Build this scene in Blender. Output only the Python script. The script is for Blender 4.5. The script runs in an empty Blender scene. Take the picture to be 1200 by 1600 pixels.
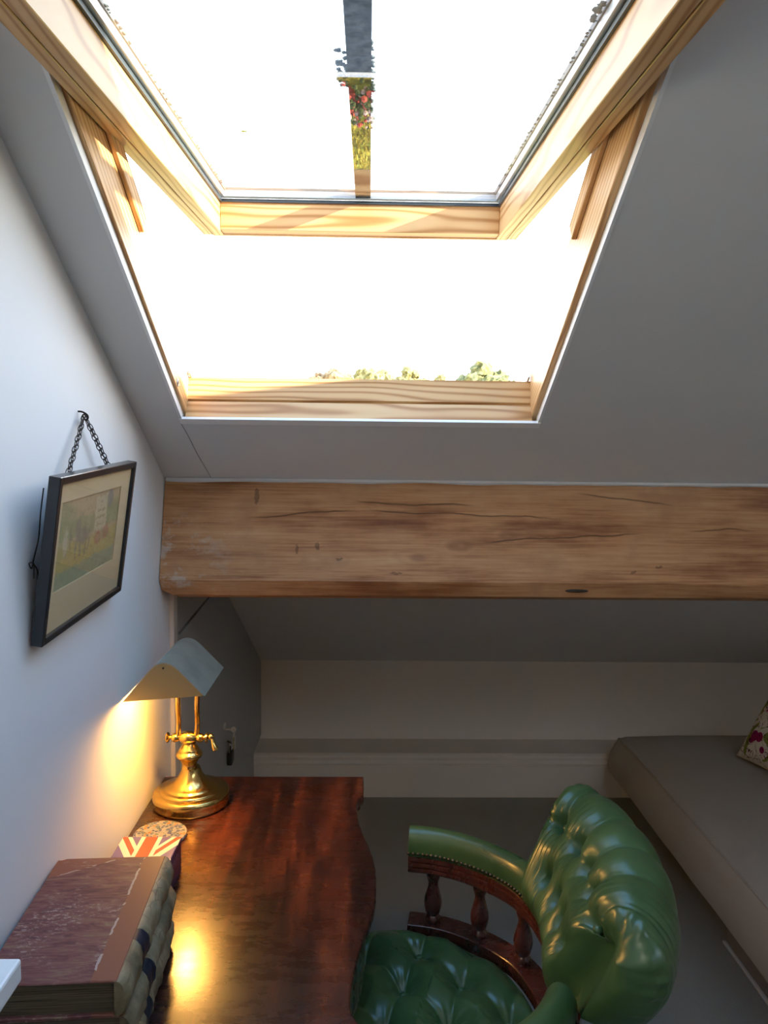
import bpy, bmesh, math, random
from mathutils import Vector, Matrix, noise
random.seed(7)
PI=math.pi
scene=bpy.context.scene
COL=scene.collection
rad=math.radians

# ------------------------------------------------------------------ objects
def obj(name,bm,mat=None,parent=None,smooth=None,mats=None):
    me=bpy.data.meshes.new(name)
    bmesh.ops.recalc_face_normals(bm,faces=bm.faces[:]) if bm.faces else None
    bm.to_mesh(me); bm.free()
    for m in (mats or ([mat] if mat else [])): me.materials.append(m)
    if smooth is not None:
        for p in me.polygons: p.use_smooth=True
        if smooth<180:
            try: me.set_sharp_from_angle(angle=rad(smooth))
            except Exception: pass
    o=bpy.data.objects.new(name,me); COL.objects.link(o)
    if parent is not None: attach(o,parent)
    return o
def world_of(o):
    m=o.matrix_parent_inverse@o.matrix_basis if o.parent else o.matrix_basis.copy()
    return world_of(o.parent)@m if o.parent else m
def attach(o,parent):
    """mesh coordinates stay world coordinates"""
    o.parent=parent; o.matrix_parent_inverse=world_of(parent).inverted()
def local(o,parent):
    o.parent=parent; o.matrix_parent_inverse=Matrix.Identity(4)
    return o
def tag(o,label=None,cat=None,group=None,kind=None):
    if label: o['label']=label
    if cat: o['category']=cat
    if group: o['group']=group
    if kind: o['kind']=kind
    return o
def empty(name,loc=(0,0,0),label=None,cat=None,group=None,kind=None,mtx=None):
    o=bpy.data.objects.new(name,None); o.empty_display_size=.05; COL.objects.link(o)
    if mtx is not None: o.matrix_basis=mtx
    else: o.location=loc
    return tag(o,label,cat,group,kind)
def struct(name,bm,mat,smooth=None): return tag(obj(name,bm,mat,smooth=smooth),kind='structure')

# ------------------------------------------------------------------ mesh helpers
def BM(): return bmesh.new()
def face(bm,pts): return bm.faces.new([bm.verts.new(p) for p in pts])
def box(bm,a,b,M=None,bev=0,seg=2):
    (x0,y0,z0),(x1,y1,z1)=a,b
    c=Vector(((x0+x1)/2,(y0+y1)/2,(z0+z1)/2))
    r=bmesh.ops.create_cube(bm,size=1,matrix=Matrix.Translation(c)@Matrix.Diagonal((abs(x1-x0),abs(y1-y0),abs(z1-z0),1)))
    vs=r['verts']
    if bev:
        es=list({e for v in vs for e in v.link_edges})
        g=bmesh.ops.bevel(bm,geom=es,offset=bev,segments=seg,affect='EDGES',profile=.5)
        vs=list({v for f in g['faces'] for v in f.verts}|{v for v in vs if v.is_valid})
    if M is not None: bmesh.ops.transform(bm,matrix=M,verts=[v for v in vs if v.is_valid])
    return vs
def prism(bm,poly,fn0,fn1):
    """poly: 2D list; fn0/fn1 map 2D to 3D for both ends"""
    a=[bm.verts.new(fn0(p)) for p in poly]; b=[bm.verts.new(fn1(p)) for p in poly]
    n=len(poly)
    bm.faces.new(a); bm.faces.new(b[::-1])
    for i in range(n): bm.faces.new((a[i],a[(i+1)%n],b[(i+1)%n],b[i]))
def lathe(bm,prof,M=Matrix.Identity(4),n=40):
    rings=[]
    for r,z in prof:
        if r<1e-6: rings.append([bm.verts.new(M@Vector((0,0,z)))])
        else: rings.append([bm.verts.new(M@Vector((r*math.cos(2*PI*i/n),r*math.sin(2*PI*i/n),z))) for i in range(n)])
    for a,b in zip(rings,rings[1:]):
        for i in range(n):
            j=(i+1)%n
            if len(a)==1 and len(b)==1: continue
            if len(a)==1: bm.faces.new((a[0],b[j],b[i]))
            elif len(b)==1: bm.faces.new((a[i],a[j],b[0]))
            else: bm.faces.new((a[i],a[j],b[j],b[i]))
def spline(pts,n=8,closed=False):
    P=[Vector(p) for p in pts]; out=[]; m=len(P)
    for i in range(m if closed else m-1):
        if closed: p0,p1,p2,p3=P[(i-1)%m],P[i],P[(i+1)%m],P[(i+2)%m]
        else: p0,p1,p2,p3=P[max(i-1,0)],P[i],P[i+1],P[min(i+2,m-1)]
        for k in range(n):
            t=k/n
            out.append(.5*((2*p1)+(p2-p0)*t+(2*p0-5*p1+4*p2-p3)*t*t+(3*p1-p0-3*p2+p3)*t**3))
    if not closed: out.append(P[-1].copy())
    return out
def tube(bm,pts,r,n=10,cap=True):
    P=[Vector(p) for p in pts]; rings=[]
    up=None
    for i,p in enumerate(P):
        t=(P[min(i+1,len(P)-1)]-P[max(i-1,0)]).normalized()
        if up is None:
            up=Vector((0,0,1)) if abs(t.z)<.9 else Vector((1,0,0))
        a=(up-t*up.dot(t)).normalized(); up=a; b=t.cross(a)
        rr=r[i] if isinstance(r,(list,tuple)) else r
        rings.append([bm.verts.new(p+a*rr*math.cos(2*PI*k/n)+b*rr*math.sin(2*PI*k/n)) for k in range(n)])
    for a,b in zip(rings,rings[1:]):
        for k in range(n): bm.faces.new((a[k],a[(k+1)%n],b[(k+1)%n],b[k]))
    if cap: bm.faces.new(rings[0][::-1]); bm.faces.new(rings[-1])
def hsweep(bm,path,prof,cap=True):
    """sweep (side, z) profile along horizontal path of (x,y)"""
    P=[Vector((p[0],p[1],0)) for p in path]; rings=[]
    for i,p in enumerate(P):
        t=(P[min(i+1,len(P)-1)]-P[max(i-1,0)]).normalized(); s=Vector((t.y,-t.x,0))
        rings.append([bm.verts.new(p+s*a+Vector((0,0,z))) for a,z in prof])
    n=len(prof)
    for a,b in zip(rings,rings[1:]):
        for k in range(n): bm.faces.new((a[k],a[(k+1)%n],b[(k+1)%n],b[k]))
    if cap: bm.faces.new(rings[0][::-1]); bm.faces.new(rings[-1])
def grid(bm,nu,nv,fn,closeu=False,closev=False):
    V=[[bm.verts.new(fn(i,j)) for j in range(nv)] for i in range(nu)]
    for i in range(nu if closeu else nu-1):
        for j in range(nv if closev else nv-1):
            bm.faces.new((V[i][j],V[(i+1)%nu][j],V[(i+1)%nu][(j+1)%nv],V[i][(j+1)%nv]))
    return V
def sphere(bm,c,r,u=12,v=8,sc=(1,1,1)):
    bmesh.ops.create_uvsphere(bm,u_segments=u,v_segments=v,radius=r,matrix=Matrix.Translation(c)@Matrix.Diagonal((*sc,1)))
def sm(a,b,x):
    t=max(0,min(1,(x-a)/(b-a))); return t*t*(3-2*t)

# ------------------------------------------------------------------ materials
class V:
    """node expression"""
    def __init__(s,nt,k): s.nt=nt; s.k=k
    def _m(s,op,*a):
        n=s.nt.nodes.new('ShaderNodeMath'); n.operation=op
        for i,x in enumerate((s,)+a):
            if isinstance(x,V): s.nt.links.new(x.k,n.inputs[i])
            else: n.inputs[i].default_value=x
        return V(s.nt,n.outputs[0])
    def __add__(s,o): return s._m('ADD',o)
    __radd__=__add__
    def __sub__(s,o): return s._m('SUBTRACT',o)
    def __rsub__(s,o): return s._m('MULTIPLY',-1.)._m('ADD',o)
    def __mul__(s,o): return s._m('MULTIPLY',o)
    __rmul__=__mul__
    def __truediv__(s,o): return s._m('DIVIDE',o)
    def abs(s): return s._m('ABSOLUTE')
    def max(s,o): return s._m('MAXIMUM',o)
    def min(s,o): return s._m('MINIMUM',o)
    def lt(s,o): return s._m('LESS_THAN',o)
    def gt(s,o): return s._m('GREATER_THAN',o)
    def pow(s,o): return s._m('POWER',o)
    def sin(s): return s._m('SINE')
    def sqrt(s): return s._m('SQRT')
    def ss(s,a,b,lo=0.,hi=1.):
        n=s.nt.nodes.new('ShaderNodeMapRange'); n.interpolation_type='SMOOTHSTEP'
        s.nt.links.new(s.k,n.inputs[0])
        if a>b: a,b,lo,hi=b,a,hi,lo
        for i,v in zip((1,2,3,4),(a,b,lo,hi)): n.inputs[i].default_value=v
        return V(s.nt,n.outputs[0])
def c4(c): return tuple(c)+(1,) if len(c)==3 else c
class Mat:
    def __init__(s,name,col=(.5,.5,.5),rough=.6,metal=0,spec=.5,coat=0,coatr=.1):
        s.m=bpy.data.materials.new(name); s.m.use_nodes=True; s.nt=s.m.node_tree
        s.b=s.nt.nodes['Principled BSDF']
        s.b.inputs['Base Color'].default_value=c4(col); s.b.inputs['Roughness'].default_value=rough
        s.b.inputs['Metallic'].default_value=metal; s.b.inputs['Specular IOR Level'].default_value=spec
        s.b.inputs['Coat Weight'].default_value=coat; s.b.inputs['Coat Roughness'].default_value=coatr
        tc=s.nt.nodes.new('ShaderNodeTexCoord'); s.oc=tc.outputs['Object']; s.tc=tc
    def xyz(s,vec=None):
        n=s.nt.nodes.new('ShaderNodeSeparateXYZ'); s.nt.links.new(vec or s.oc,n.inputs[0])
        return [V(s.nt,o) for o in n.outputs]
    def comb(s,*a):
        n=s.nt.nodes.new('ShaderNodeCombineXYZ')
        for i,x in enumerate(a):
            if isinstance(x,V): s.nt.links.new(x.k,n.inputs[i])
            else: n.inputs[i].default_value=x
        return n.outputs[0]
    def mapped(s,scale=(1,1,1),rot=(0,0,0),loc=(0,0,0)):
        n=s.nt.nodes.new('ShaderNodeMapping'); s.nt.links.new(s.oc,n.inputs[0])
        n.inputs['Scale'].default_value=scale; n.inputs['Rotation'].default_value=rot; n.inputs['Location'].default_value=loc
        return n.outputs[0]
    def noise(s,scale,vec=None,detail=3,rough=.5,dist=0):
        n=s.nt.nodes.new('ShaderNodeTexNoise'); s.nt.links.new(vec or s.oc,n.inputs['Vector'])
        n.inputs['Scale'].default_value=scale; n.inputs['Detail'].default_value=detail
        n.inputs['Roughness'].default_value=rough; n.inputs['Distortion'].default_value=dist
        return V(s.nt,n.outputs[0])
    def voronoi(s,scale,vec=None,out='Distance',feature='F1'):
        n=s.nt.nodes.new('ShaderNodeTexVoronoi'); n.feature=feature; s.nt.links.new(vec or s.oc,n.inputs['Vector'])
        n.inputs['Scale'].default_value=scale
        return n.outputs[out]
    def mix(s,f,a,b):
        n=s.nt.nodes.new('ShaderNodeMix'); n.data_type='RGBA'
        if isinstance(f,V): s.nt.links.new(f.k,n.inputs[0])
        else: n.inputs[0].default_value=f
        for i,x in ((6,a),(7,b)):
            if isinstance(x,tuple): n.inputs[i].default_value=c4(x)
            else: s.nt.links.new(x,n.inputs[i])
        return n.outputs[2]
    def ramp(s,f,stops):
        n=s.nt.nodes.new('ShaderNodeValToRGB'); s.nt.links.new(f.k,n.inputs[0]); e=n.color_ramp.elements
        while len(e)<len(stops): e.new(.5)
        for x,(p,c) in zip(e,stops): x.position=p; x.color=c4(c)
        return n.outputs[0]
    def color(s,k): s.nt.links.new(k,s.b.inputs['Base Color']); return s
    def rough(s,v): s.nt.links.new(v.k,s.b.inputs['Roughness']); return s
    def bump(s,v,strength=.3,dist=.002):
        n=s.nt.nodes.new('ShaderNodeBump'); n.inputs['Strength'].default_value=strength; n.inputs['Distance'].default_value=dist
        s.nt.links.new(v.k,n.inputs['Height']); s.nt.links.new(n.outputs[0],s.b.inputs['Normal']); return s

def plaster(name,col,b=.25):
    M=Mat(name,col,.75,spec=.25)
    a=M.noise(2.2,detail=4); c=M.noise(9,detail=5)
    M.color(M.mix(a.ss(.35,.7),tuple(x*.96 for x in col),col))
    M.bump(a*.7+c*.3,b,.01); return M.m
m_wall=plaster('white_wall_paint',(.82,.83,.83),.12)
m_ceil=plaster('ceiling_plaster',(.74,.735,.73),.35)
m_knee=plaster('knee_wall_plaster',(.78,.75,.70),.2)
m_white=Mat('white_gloss_paint',(.85,.85,.84),.35).m
m_ledge=plaster('cream_ledge_paint',(.72,.68,.61),.1)
m_door_shade=Mat('shade_grey_cupboard',(.42,.42,.41),.5).m  # grey puts the unlit alcove's shade into the cupboard colour
m_black=Mat('black_metal',(.012,.012,.013),.45).m
m_dark=Mat('dark_gap',(.03,.022,.016),.8).m
m_iron=Mat('dark_iron',(.03,.024,.02),.5,.6).m
m_alu=Mat('grey_aluminium',(.55,.58,.6),.35,.7).m
m_gasket=Mat('dark_gasket',(.035,.05,.065),.4).m

def pine(name,scale=1.,dark=1.):
    M=Mat(name,rough=.38,spec=.3,coat=.08,coatr=.2)
    x,y,z=M.xyz()
    n1=M.noise(1.6,M.mapped((1.0*scale,5,5)),2)
    n2=M.noise(6,M.mapped((.6,14,14)),3)
    r=((y+.031)*(y+.031)+(z-.022)*(z-.022)).sqrt()+n1*.045+x*.012
    g=(r*(2*PI/.0105)).sin()*.5+.5
    g=g.pow(2.2)*.75+n2*.3
    k=M.ramp(g,[(.0,tuple(c*dark for c in (.70,.45,.215))),(.45,tuple(c*dark for c in (.62,.36,.155))),(.8,tuple(c*dark for c in (.47,.235,.085))),(1,tuple(c*dark for c in (.39,.18,.06)))])
    M.color(k); return M.m
m_pine=pine('varnished_pine')

def beamwood():
    M=Mat('old_beam_timber',rough=.55,spec=.3)
    x,y,z=M.xyz()
    n1=M.noise(3,M.mapped((.9,6,6)),5,.6); n2=M.noise(5,M.mapped((1.2,40,40)),4); big=M.noise(2.1,M.mapped((1,1.5,2.5)),3)
    blot=M.noise(5.5,M.mapped((1,1,1.3)),4,.6)
    k=M.ramp(n1*.5+n2*.25+big*.2+blot*.22-.02,[(.36,(.15,.052,.022)),(.48,(.31,.13,.054)),(.58,(.50,.255,.115)),(.72,(.63,.375,.195))])
    # crisp cracks running with the grain
    wob=(M.noise(4,M.mapped((1,.01,.01)),4)-.5)
    crack=None
    for zc,sl,x0,x1,w,amp in ((1.402,.06,.20,.50,.0022,.05),(1.432,-.02,.46,.80,.0025,.045),(1.408,-.035,.50,.95,.0022,.04),(1.352,.06,.78,1.22,.0022,.05),(1.448,-.10,1.02,1.3,.0022,.03),(1.40,-.03,.84,1.0,.002,.06),(1.372,-.03,1.3,1.5,.002,.05)):
        d=(z-(x-(x0+x1)/2)*sl-wob*amp-zc).abs()
        m=d.ss(w*1.3,w*.25)*x.ss(x0,x0+.06)*x.ss(x1,x1-.08)
        crack=m if crack is None else crack.max(m)
    jx=(M.noise(130,detail=3)-.5)*.012; jz=(M.noise(110,M.mapped((1,1,1),(0,0,1)),3)-.5)*.016
    # short gouges and knots
    for xc,zc,rx,rz in ((.232,1.448,.006,.02),(.335,1.318,.003,.011),(.385,1.325,.005,.011),(.44,1.295,.009,.004),(.58,1.262,.016,.003),(1.17,1.268,.007,.004),(1.235,1.282,.008,.004)):
        d=((x-xc+jx)*(1/rx))._m('POWER',2.)+((z-zc+jz)*(1/rz))._m('POWER',2.)
        crack=crack.max(d.ss(1.3,.5)*.8)
    knot=None
    for xc,zc,R_ in ((.745,1.33,.045),(.86,1.355,.055),(.63,1.30,.05)):
        d=(((x-xc)*.7)._m('POWER',2.)+((z-zc)*1.6)._m('POWER',2.)).sqrt()+M.noise(9,detail=3)*.05-.025
        kk=((d*170.).sin()*.5+.5)*d.ss(R_,R_*.4)
        knot=kk if knot is None else knot.max(kk)
    k=M.mix(blot.ss(.52,.66)*.4,k,(.30,.14,.07))
    k=M.mix(knot*.55,k,(.25,.11,.055))
    # pale plaster smears at the wall end
    pale=M.noise(7,M.mapped((2,3,3)),5,.7).ss(.50,.62)*x.ss(.22,.04)*z.ss(1.42,1.36)
    spl=M.noise(60,detail=2).ss(.72,.76)*x.ss(.3,.05)
    k=M.mix((pale*.55).max(spl*.5),k,(.55,.50,.43))
    k=M.mix(crack*.62,k,(.06,.03,.018))
    M.color(k); M.bump(n1*.5+n2*.3-crack*1.2,.4,.004); return M.m
m_beam=beamwood()

def mahogany(name,flame=True,dark=1.,red=None):
    M=Mat(name,rough=.3,spec=.7,coat=.5,coatr=.16)
    x,y,z=M.xyz()
    n=M.noise(3.2,M.mapped((4.2,1.2,1.3),(0,0,-.18)),4,.55,.6)
    f=M.noise(3.6,M.mapped((6.5,.6,1),(0,0,-.12)),3,.5,.5)
    fine=M.noise(24,M.mapped((7,.8,1)),3)
    g=n*.45+f*.6+fine*.16-.1
    D=lambda c: tuple(q*dark for q in c)
    k=M.ramp(g,[(.36,D((.010,.003,.0025))),(.47,D((.030,.007,.004))),(.58,D((.085,.018,.007))),(.72,D((.17,.042,.013)))])
    if red: k=M.ramp(g,[(.36,(.045,.010,.007)),(.6,(.115,.026,.016)),(.8,(.19,.05,.028))])
    scr=M.noise(14,M.mapped((1,3,1),(0,0,.9)),6,.7)
    M.rough(scr.ss(.3,.8,.24,.36))
    M.color(k); return M.m
m_mahog=mahogany('polished_mahogany')
m_mahog_chair=mahogany('red_mahogany_turning',red=True)

def leather():
    M=Mat('green_leather',rough=.33,spec=.5,coat=.15,coatr=.25)
    n=M.noise(5,detail=4); v=V(M.nt,M.voronoi(420))
    k=M.ramp(n,[(.3,(.040,.085,.028)),(.7,(.075,.140,.045))])
    M.color(k); M.rough(n.ss(.3,.7,.27,.38)); M.bump(v,.06,.0006); return M.m
m_leather=leather()
m_nail=Mat('antique_nail_brass',(.16,.12,.08),.3,1).m
def brass(name,col,r0,r1):
    M=Mat(name,col,.2,1); n=M.noise(14,detail=4)
    M.rough(n.ss(.3,.7,r0,r1)); M.color(M.mix(n.ss(.4,.75),col,tuple(c*.8 for c in col))); return M.m
m_brass=brass('polished_brass',(.72,.50,.17),.12,.24)
m_shade=brass('dull_grey_brass',(.40,.42,.34),.36,.5); m_shade.node_tree.nodes['Principled BSDF'].inputs['Metallic'].default_value=.45
m_cap=Mat('aged_brass_cap',(.42,.32,.14),.42,.55).m
def carpet():
    M=Mat('grey_green_carpet',rough=.95,spec=.1); n=M.noise(380,detail=2); b=M.noise(5,detail=3)
    M.color(M.mix(n,(.20,.20,.18),(.36,.355,.32))); M.bump(n*.8+b*.2,.5,.004); return M.m
m_carpet=carpet()
def fabric(name,a,b):
    M=Mat(name,rough=.9,spec=.15); n=M.noise(420,detail=2); s=M.noise(6,detail=3)
    M.color(M.mix(n*.7+s*.3,a,b)); M.bump(n,.3,.0015); return M.m
m_bed=fabric('oatmeal_upholstery',(.34,.31,.27),(.47,.44,.39))

def marbled():
    M=Mat('worn_marbled_paper',rough=.5,spec=.35)
    x,y,z=M.xyz()
    w=M.noise(5,M.mapped((1,3,1)),4,.6)
    n=M.noise(16,M.mapped((1,5.5,1)),5,.62,1.4)
    k=M.ramp(n*.8+w*.2,[(.33,(.07,.026,.03)),(.44,(.15,.05,.048)),(.53,(.20,.075,.065)),(.62,(.22,.13,.08)),(.72,(.32,.24,.17))])
    # plain leather strip beside the spine and at the far corner
    strip=x.gt(.143); corner=(y*1.-x*.55).gt(1.168)
    k=M.mix(strip.max(corner),k,(.24,.085,.05))
    # scuffs
    s=M.noise(95,M.mapped((1.0,2.0,1),(0,0,.7)),6,.8); area=M.noise(9,detail=2)
    jit=(M.noise(90,detail=3)-.5)*.006
    edge=((x-.143+jit).abs().lt(.0016)*M.noise(24,detail=3).gt(.55)).max((y*1.-x*.55-1.168+jit).abs().lt(.0016)*M.noise(30,detail=2).gt(.5))
    sc=(s.ss(.52,.64)*area.ss(.48,.66)*x.lt(.143)).max(edge)
    rim=M.noise(60,detail=2)
    k=M.mix(sc*.62,k,(.60,.50,.43))
    M.color(k); M.bump(n,.1,.001); return M.m
m_marble=marbled()
def spineleather():
    M=Mat('crazed_tan_leather',rough=.55,spec=.35)
    n=M.noise(14,detail=5,rough=.65); cr=V(M.nt,M.voronoi(34,M.mapped((1,.8,1.3),(0,0,.4)),feature='DISTANCE_TO_EDGE'))
    k=M.ramp(n,[(.3,(.10,.068,.034)),(.5,(.23,.175,.095)),(.7,(.36,.29,.175))])
    k=M.mix(cr.ss(.03,.0)*n.ss(.5,.6)*.6,k,(.09,.06,.035))
    M.color(k); M.bump(n*.8+cr.ss(0,.05)*.15,.4,.003); return M.m
m_spine=spineleather()
m_label=Mat('dark_blue_leather_label',(.012,.018,.03),.4).m
def pages():
    M=Mat('browned_page_edges',rough=.8,spec=.2); x,y,z=M.xyz()
    n=M.noise(9,M.mapped((1.5,1.5,160)),3); M.color(M.ramp(n,[(.3,(.05,.035,.02)),(.7,(.17,.13,.08))])); M.bump(n,.4,.002); return M.m
m_pages=pages()

def flag():
    M=Mat('union_flag_tin_print',rough=.35,spec=.5)
    x,y,z=M.xyz()
    u=(x-.094)*(1/.056); v=(y-1.352)*(1/.103)        # -1..1 each way
    d1=(u-v)*.70; d2=(u+v)*.70
    k=(.115,.075,.21)
    cream=(.80,.70,.46); red=(.62,.05,.018)
    sal=d1.abs().min(d2.abs())
    k=M.mix(sal.lt(.21),k,cream)
    k=M.mix(((d1+.035).abs().min((d2-.035).abs())).lt(.07),k,red)
    k=M.mix((u.abs()-.0).lt(.36).max(v.abs().lt(.22)),k,cream)
    k=M.mix(u.abs().lt(.215).max(v.abs().lt(.13)),k,red)
    side=(z-.8045).lt(0.)
    k=M.mix(side,k,(.02,.015,.05))
    scr=M.noise(260,M.mapped((1,.6,1.2)),1).gt(.56)*(z-.785).abs().lt(.011)*(y-1.40).abs().lt(.034)*side
    k=M.mix(scr*.45,k,(.35,.36,.55))
    M.color(k); return M.m
m_flag=flag()
def mosaic():
    M=Mat('mosaic_tile_print',rough=.4)
    c=M.voronoi(135,out='Color'); h=V(M.nt,M.voronoi(135,feature='DISTANCE_TO_EDGE'))
    x,y,z=M.xyz(c)
    k=M.ramp(x,[(0,(.24,.23,.20)),(.24,(.28,.27,.24)),(.26,(.035,.055,.14)),(.62,(.06,.09,.18)),(.64,(.30,.11,.02)),(.74,(.32,.17,.04)),(.76,(.04,.10,.09)),(1,(.12,.14,.15))])
    for e in k.node.color_ramp.elements: pass
    M.color(M.mix(h.lt(.06),k,(.32,.31,.28))); return M.m
m_mosaic=mosaic()
def floral():
    M=Mat('printed_floral_linen',rough=.9,spec=.1)
    n=M.noise(13,detail=2,dist=1.2); a=M.voronoi(15,out='Color'); ax,ay,az=M.xyz(a)
    d=V(M.nt,M.voronoi(15)); n2=M.noise(21,detail=2,dist=2.)
    k=M.mix(n.ss(.56,.58),(.74,.69,.60),(.24,.29,.07))
    k=M.mix(d.lt(.34)*ax.gt(.45),k,(.30,.018,.10))
    k=M.mix((n2-.5).abs().lt(.018),k,(.09,.02,.06))
    w=M.noise(400,detail=1); M.color(k); M.bump(w,.2,.001); return M.m
m_floral=floral()
m_mat=fabric('cream_card_mount',(.76,.61,.36),(.80,.66,.42))

def watercolour():
    M=Mat('faded_watercolour',rough=.7,spec=.2)
    X,Y_,Z=M.xyz()
    wn=M.noise(60,detail=3)-.5; wn2=M.noise(25,detail=3)-.5
    wn3=M.noise(190,detail=2)-.5
    u=(X-.034)*(1/.278)+wn*.09+wn3*.05; v=(Z-.078)*(1/.142)+wn2*.14+wn3*.09
    k=(.56,.43,.25)
    def blob(cx,cy,rx,ry,soft=.35):
        d=(((u-cx)*(1/rx))._m('POWER',2.)+((v-cy)*(1/ry))._m('POWER',2.)).sqrt()
        return d.ss(1+soft,1-soft)
    k=M.mix((v-.62).abs().lt(.10)*.7,k,(.30,.36,.17))          # far hedge
    k=M.mix(blob(.1,.75,.16,.2)*.5,k,(.28,.35,.18))
    k=M.mix(blob(.9,.68,.2,.16)*.6,k,(.27,.34,.16))
    k=M.mix(v.ss(.5,.44)*.8,k,(.52,.42,.10))                    # yellow field
    k=M.mix(v.ss(.2,.16)*.85,k,(.30,.38,.25))                   # green verge
    k=M.mix(u.lt(.16)*v.gt(.3)*.4,k,(.30,.34,.17))
    k=M.mix((u-.68).abs().lt(.1)*(v-.72).abs().lt(.21)*.9,k,(.68,.58,.38))   # pale board on the cart
    k=M.mix((u-.68).abs().lt(.07)*(((v*70.).sin()).gt(.4))*(v-.66).abs().lt(.1)*.6,k,(.35,.22,.12))
    k=M.mix(blob(.83,.86,.05,.13)*.8,k,(.22,.27,.28))
    k=M.mix(blob(.66,.40,.06,.10,.25)*.8,k,(.45,.13,.10)); k=M.mix(blob(.80,.43,.055,.09,.25)*.7,k,(.42,.15,.11))
    k=M.mix(blob(.66,.40,.035,.06,.2)*.7,k,(.5,.35,.18))
    k=M.mix(blob(.40,.50,.11,.09)*.8,k,(.23,.21,.19)); k=M.mix(blob(.30,.60,.04,.09)*.8,k,(.24,.22,.2))
    for lx in (.3,.36,.45,.5): k=M.mix((u-lx).abs().lt(.010)*(v-.36).abs().lt(.1)*.7,k,(.18,.16,.14))
    k=M.mix(blob(.12,.48,.03,.17)*.7,k,(.66,.58,.42)); k=M.mix(blob(.2,.52,.02,.14)*.6,k,(.2,.2,.14))
    fn=M.noise(140,detail=3); k=M.mix(.08,k,(.95,.80,.52)); k=M.mix(fn.ss(.52,.7)*.45,k,(.26,.23,.15)); k=M.mix(M.noise(70,detail=3).ss(.5,.65)*.3,k,(.6,.52,.3))
    M.color(k); return M.m
m_paint=watercolour()

def pane(name,tint=(1,1,1),rough=0):
    m=bpy.data.materials.new(name); m.use_nodes=True; nt=m.node_tree; nt.nodes.clear()
    o=nt.nodes.new('ShaderNodeOutputMaterial'); mx=nt.nodes.new('ShaderNodeMixShader'); fr=nt.nodes.new('ShaderNodeFresnel')
    t=nt.nodes.new('ShaderNodeBsdfTransparent'); g=nt.nodes.new('ShaderNodeBsdfGlossy')
    ge=nt.nodes.new('ShaderNodeNewGeometry'); mr=nt.nodes.new('ShaderNodeMapRange'); nt.links.new(ge.outputs['Backfacing'],mr.inputs[0]); mr.inputs[3].default_value=1.5; mr.inputs[4].default_value=1/1.5; nt.links.new(mr.outputs[0],fr.inputs['IOR']); t.inputs[0].default_value=c4(tint); g.inputs['Roughness'].default_value=rough
    nt.links.new(fr.outputs[0],mx.inputs[0]); nt.links.new(t.outputs[0],mx.inputs[1]); nt.links.new(g.outputs[0],mx.inputs[2]); nt.links.new(mx.outputs[0],o.inputs[0])
    return m
m_pane=pane('window_glass',(.97,.985,.98))
def emit(name,col,s):
    m=bpy.data.materials.new(name); m.use_nodes=True; nt=m.node_tree; nt.nodes.clear()
    o=nt.nodes.new('ShaderNodeOutputMaterial'); e=nt.nodes.new('ShaderNodeEmission'); e.inputs[0].default_value=c4(col); e.inputs[1].default_value=s
    nt.links.new(e.outputs[0],o.inputs[0]); return m
def leafy(name,a,b,sc):
    M=Mat(name,rough=.8,spec=.1); n=M.noise(sc,detail=5,rough=.7); M.color(M.mix(n.ss(.35,.65),a,b)); return M.m

# ------------------------------------------------------------------ parameters
CAM=(.51,0,1.57)
S=.606; L=math.hypot(1,S); NY,NZ=S/L,1/L      # roof normal
def roof(x,u,off=0):
    """point on the roof slope: u metres down the slope from the plane Y=0, off metres outward"""
    y=u/L; return Vector((x,y+off*NY,2.662-S*y+off*NZ))
XR=3.3; YB=-2.7; YF=3.585; RIDGE=-.35
zr=lambda y:2.662-S*y
HX0,HX1,HU0,HU1=.094,.890,.555,2.011

# ------------------------------------------------------------------ shell
bm=BM(); box(bm,(-.3,YB-.2,-.15),(XR+.3,YF+.2,0)); struct('floor',bm,m_carpet)
ridge_z=zr(RIDGE)
back_z=ridge_z-S*(RIDGE-YB)
kz=.565; by=2.02   # knee wall top, depth where the lower lining starts
prof=[(YB,0),(YB,back_z),(RIDGE,ridge_z),(by,zr(by)),(YF,kz),(YF,0)]
bm=BM(); prism(bm,prof,lambda p:(0,p[0],p[1]),lambda p:(-.12,p[0],p[1])); struct('wall_left',bm,m_wall)
bm=BM(); prism(bm,prof,lambda p:(XR,p[0],p[1]),lambda p:(XR+.12,p[0],p[1])); struct('wall_right',bm,m_wall)
bm=BM(); box(bm,(0,YF,-.0),(XR,YF+.12,kz+.05)); struct('wall_front',bm,m_knee)
bm=BM(); box(bm,(0,YB-.12,0),(XR,YB,back_z+.05)); struct('wall_back',bm,m_wall)
# sloping ceiling with the window hole
def slab(bm,x0,x1,u0,u1,u1o=None,t=.135):
    a=[roof(x0,u0),roof(x1,u0),roof(x1,u1),roof(x0,u1)]; u1o=u1o or u1
    b=[roof(x0,u0,t),roof(x1,u0,t),roof(x1,u1o,t),roof(x0,u1o,t)]
    A=[bm.verts.new(p) for p in a]; B=[bm.verts.new(p) for p in b]
    bm.faces.new(A); bm.faces.new(B[::-1])
    for i in range(4): bm.faces.new((A[i],A[(i+1)%4],B[(i+1)%4],B[i]))
bm=BM(); uR=RIDGE*L; uB=by*L
slab(bm,-.12,HX0,uR,uB); slab(bm,HX1,XR+.12,uR,uB); slab(bm,HX0,HX1,uR,HU0)
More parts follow.
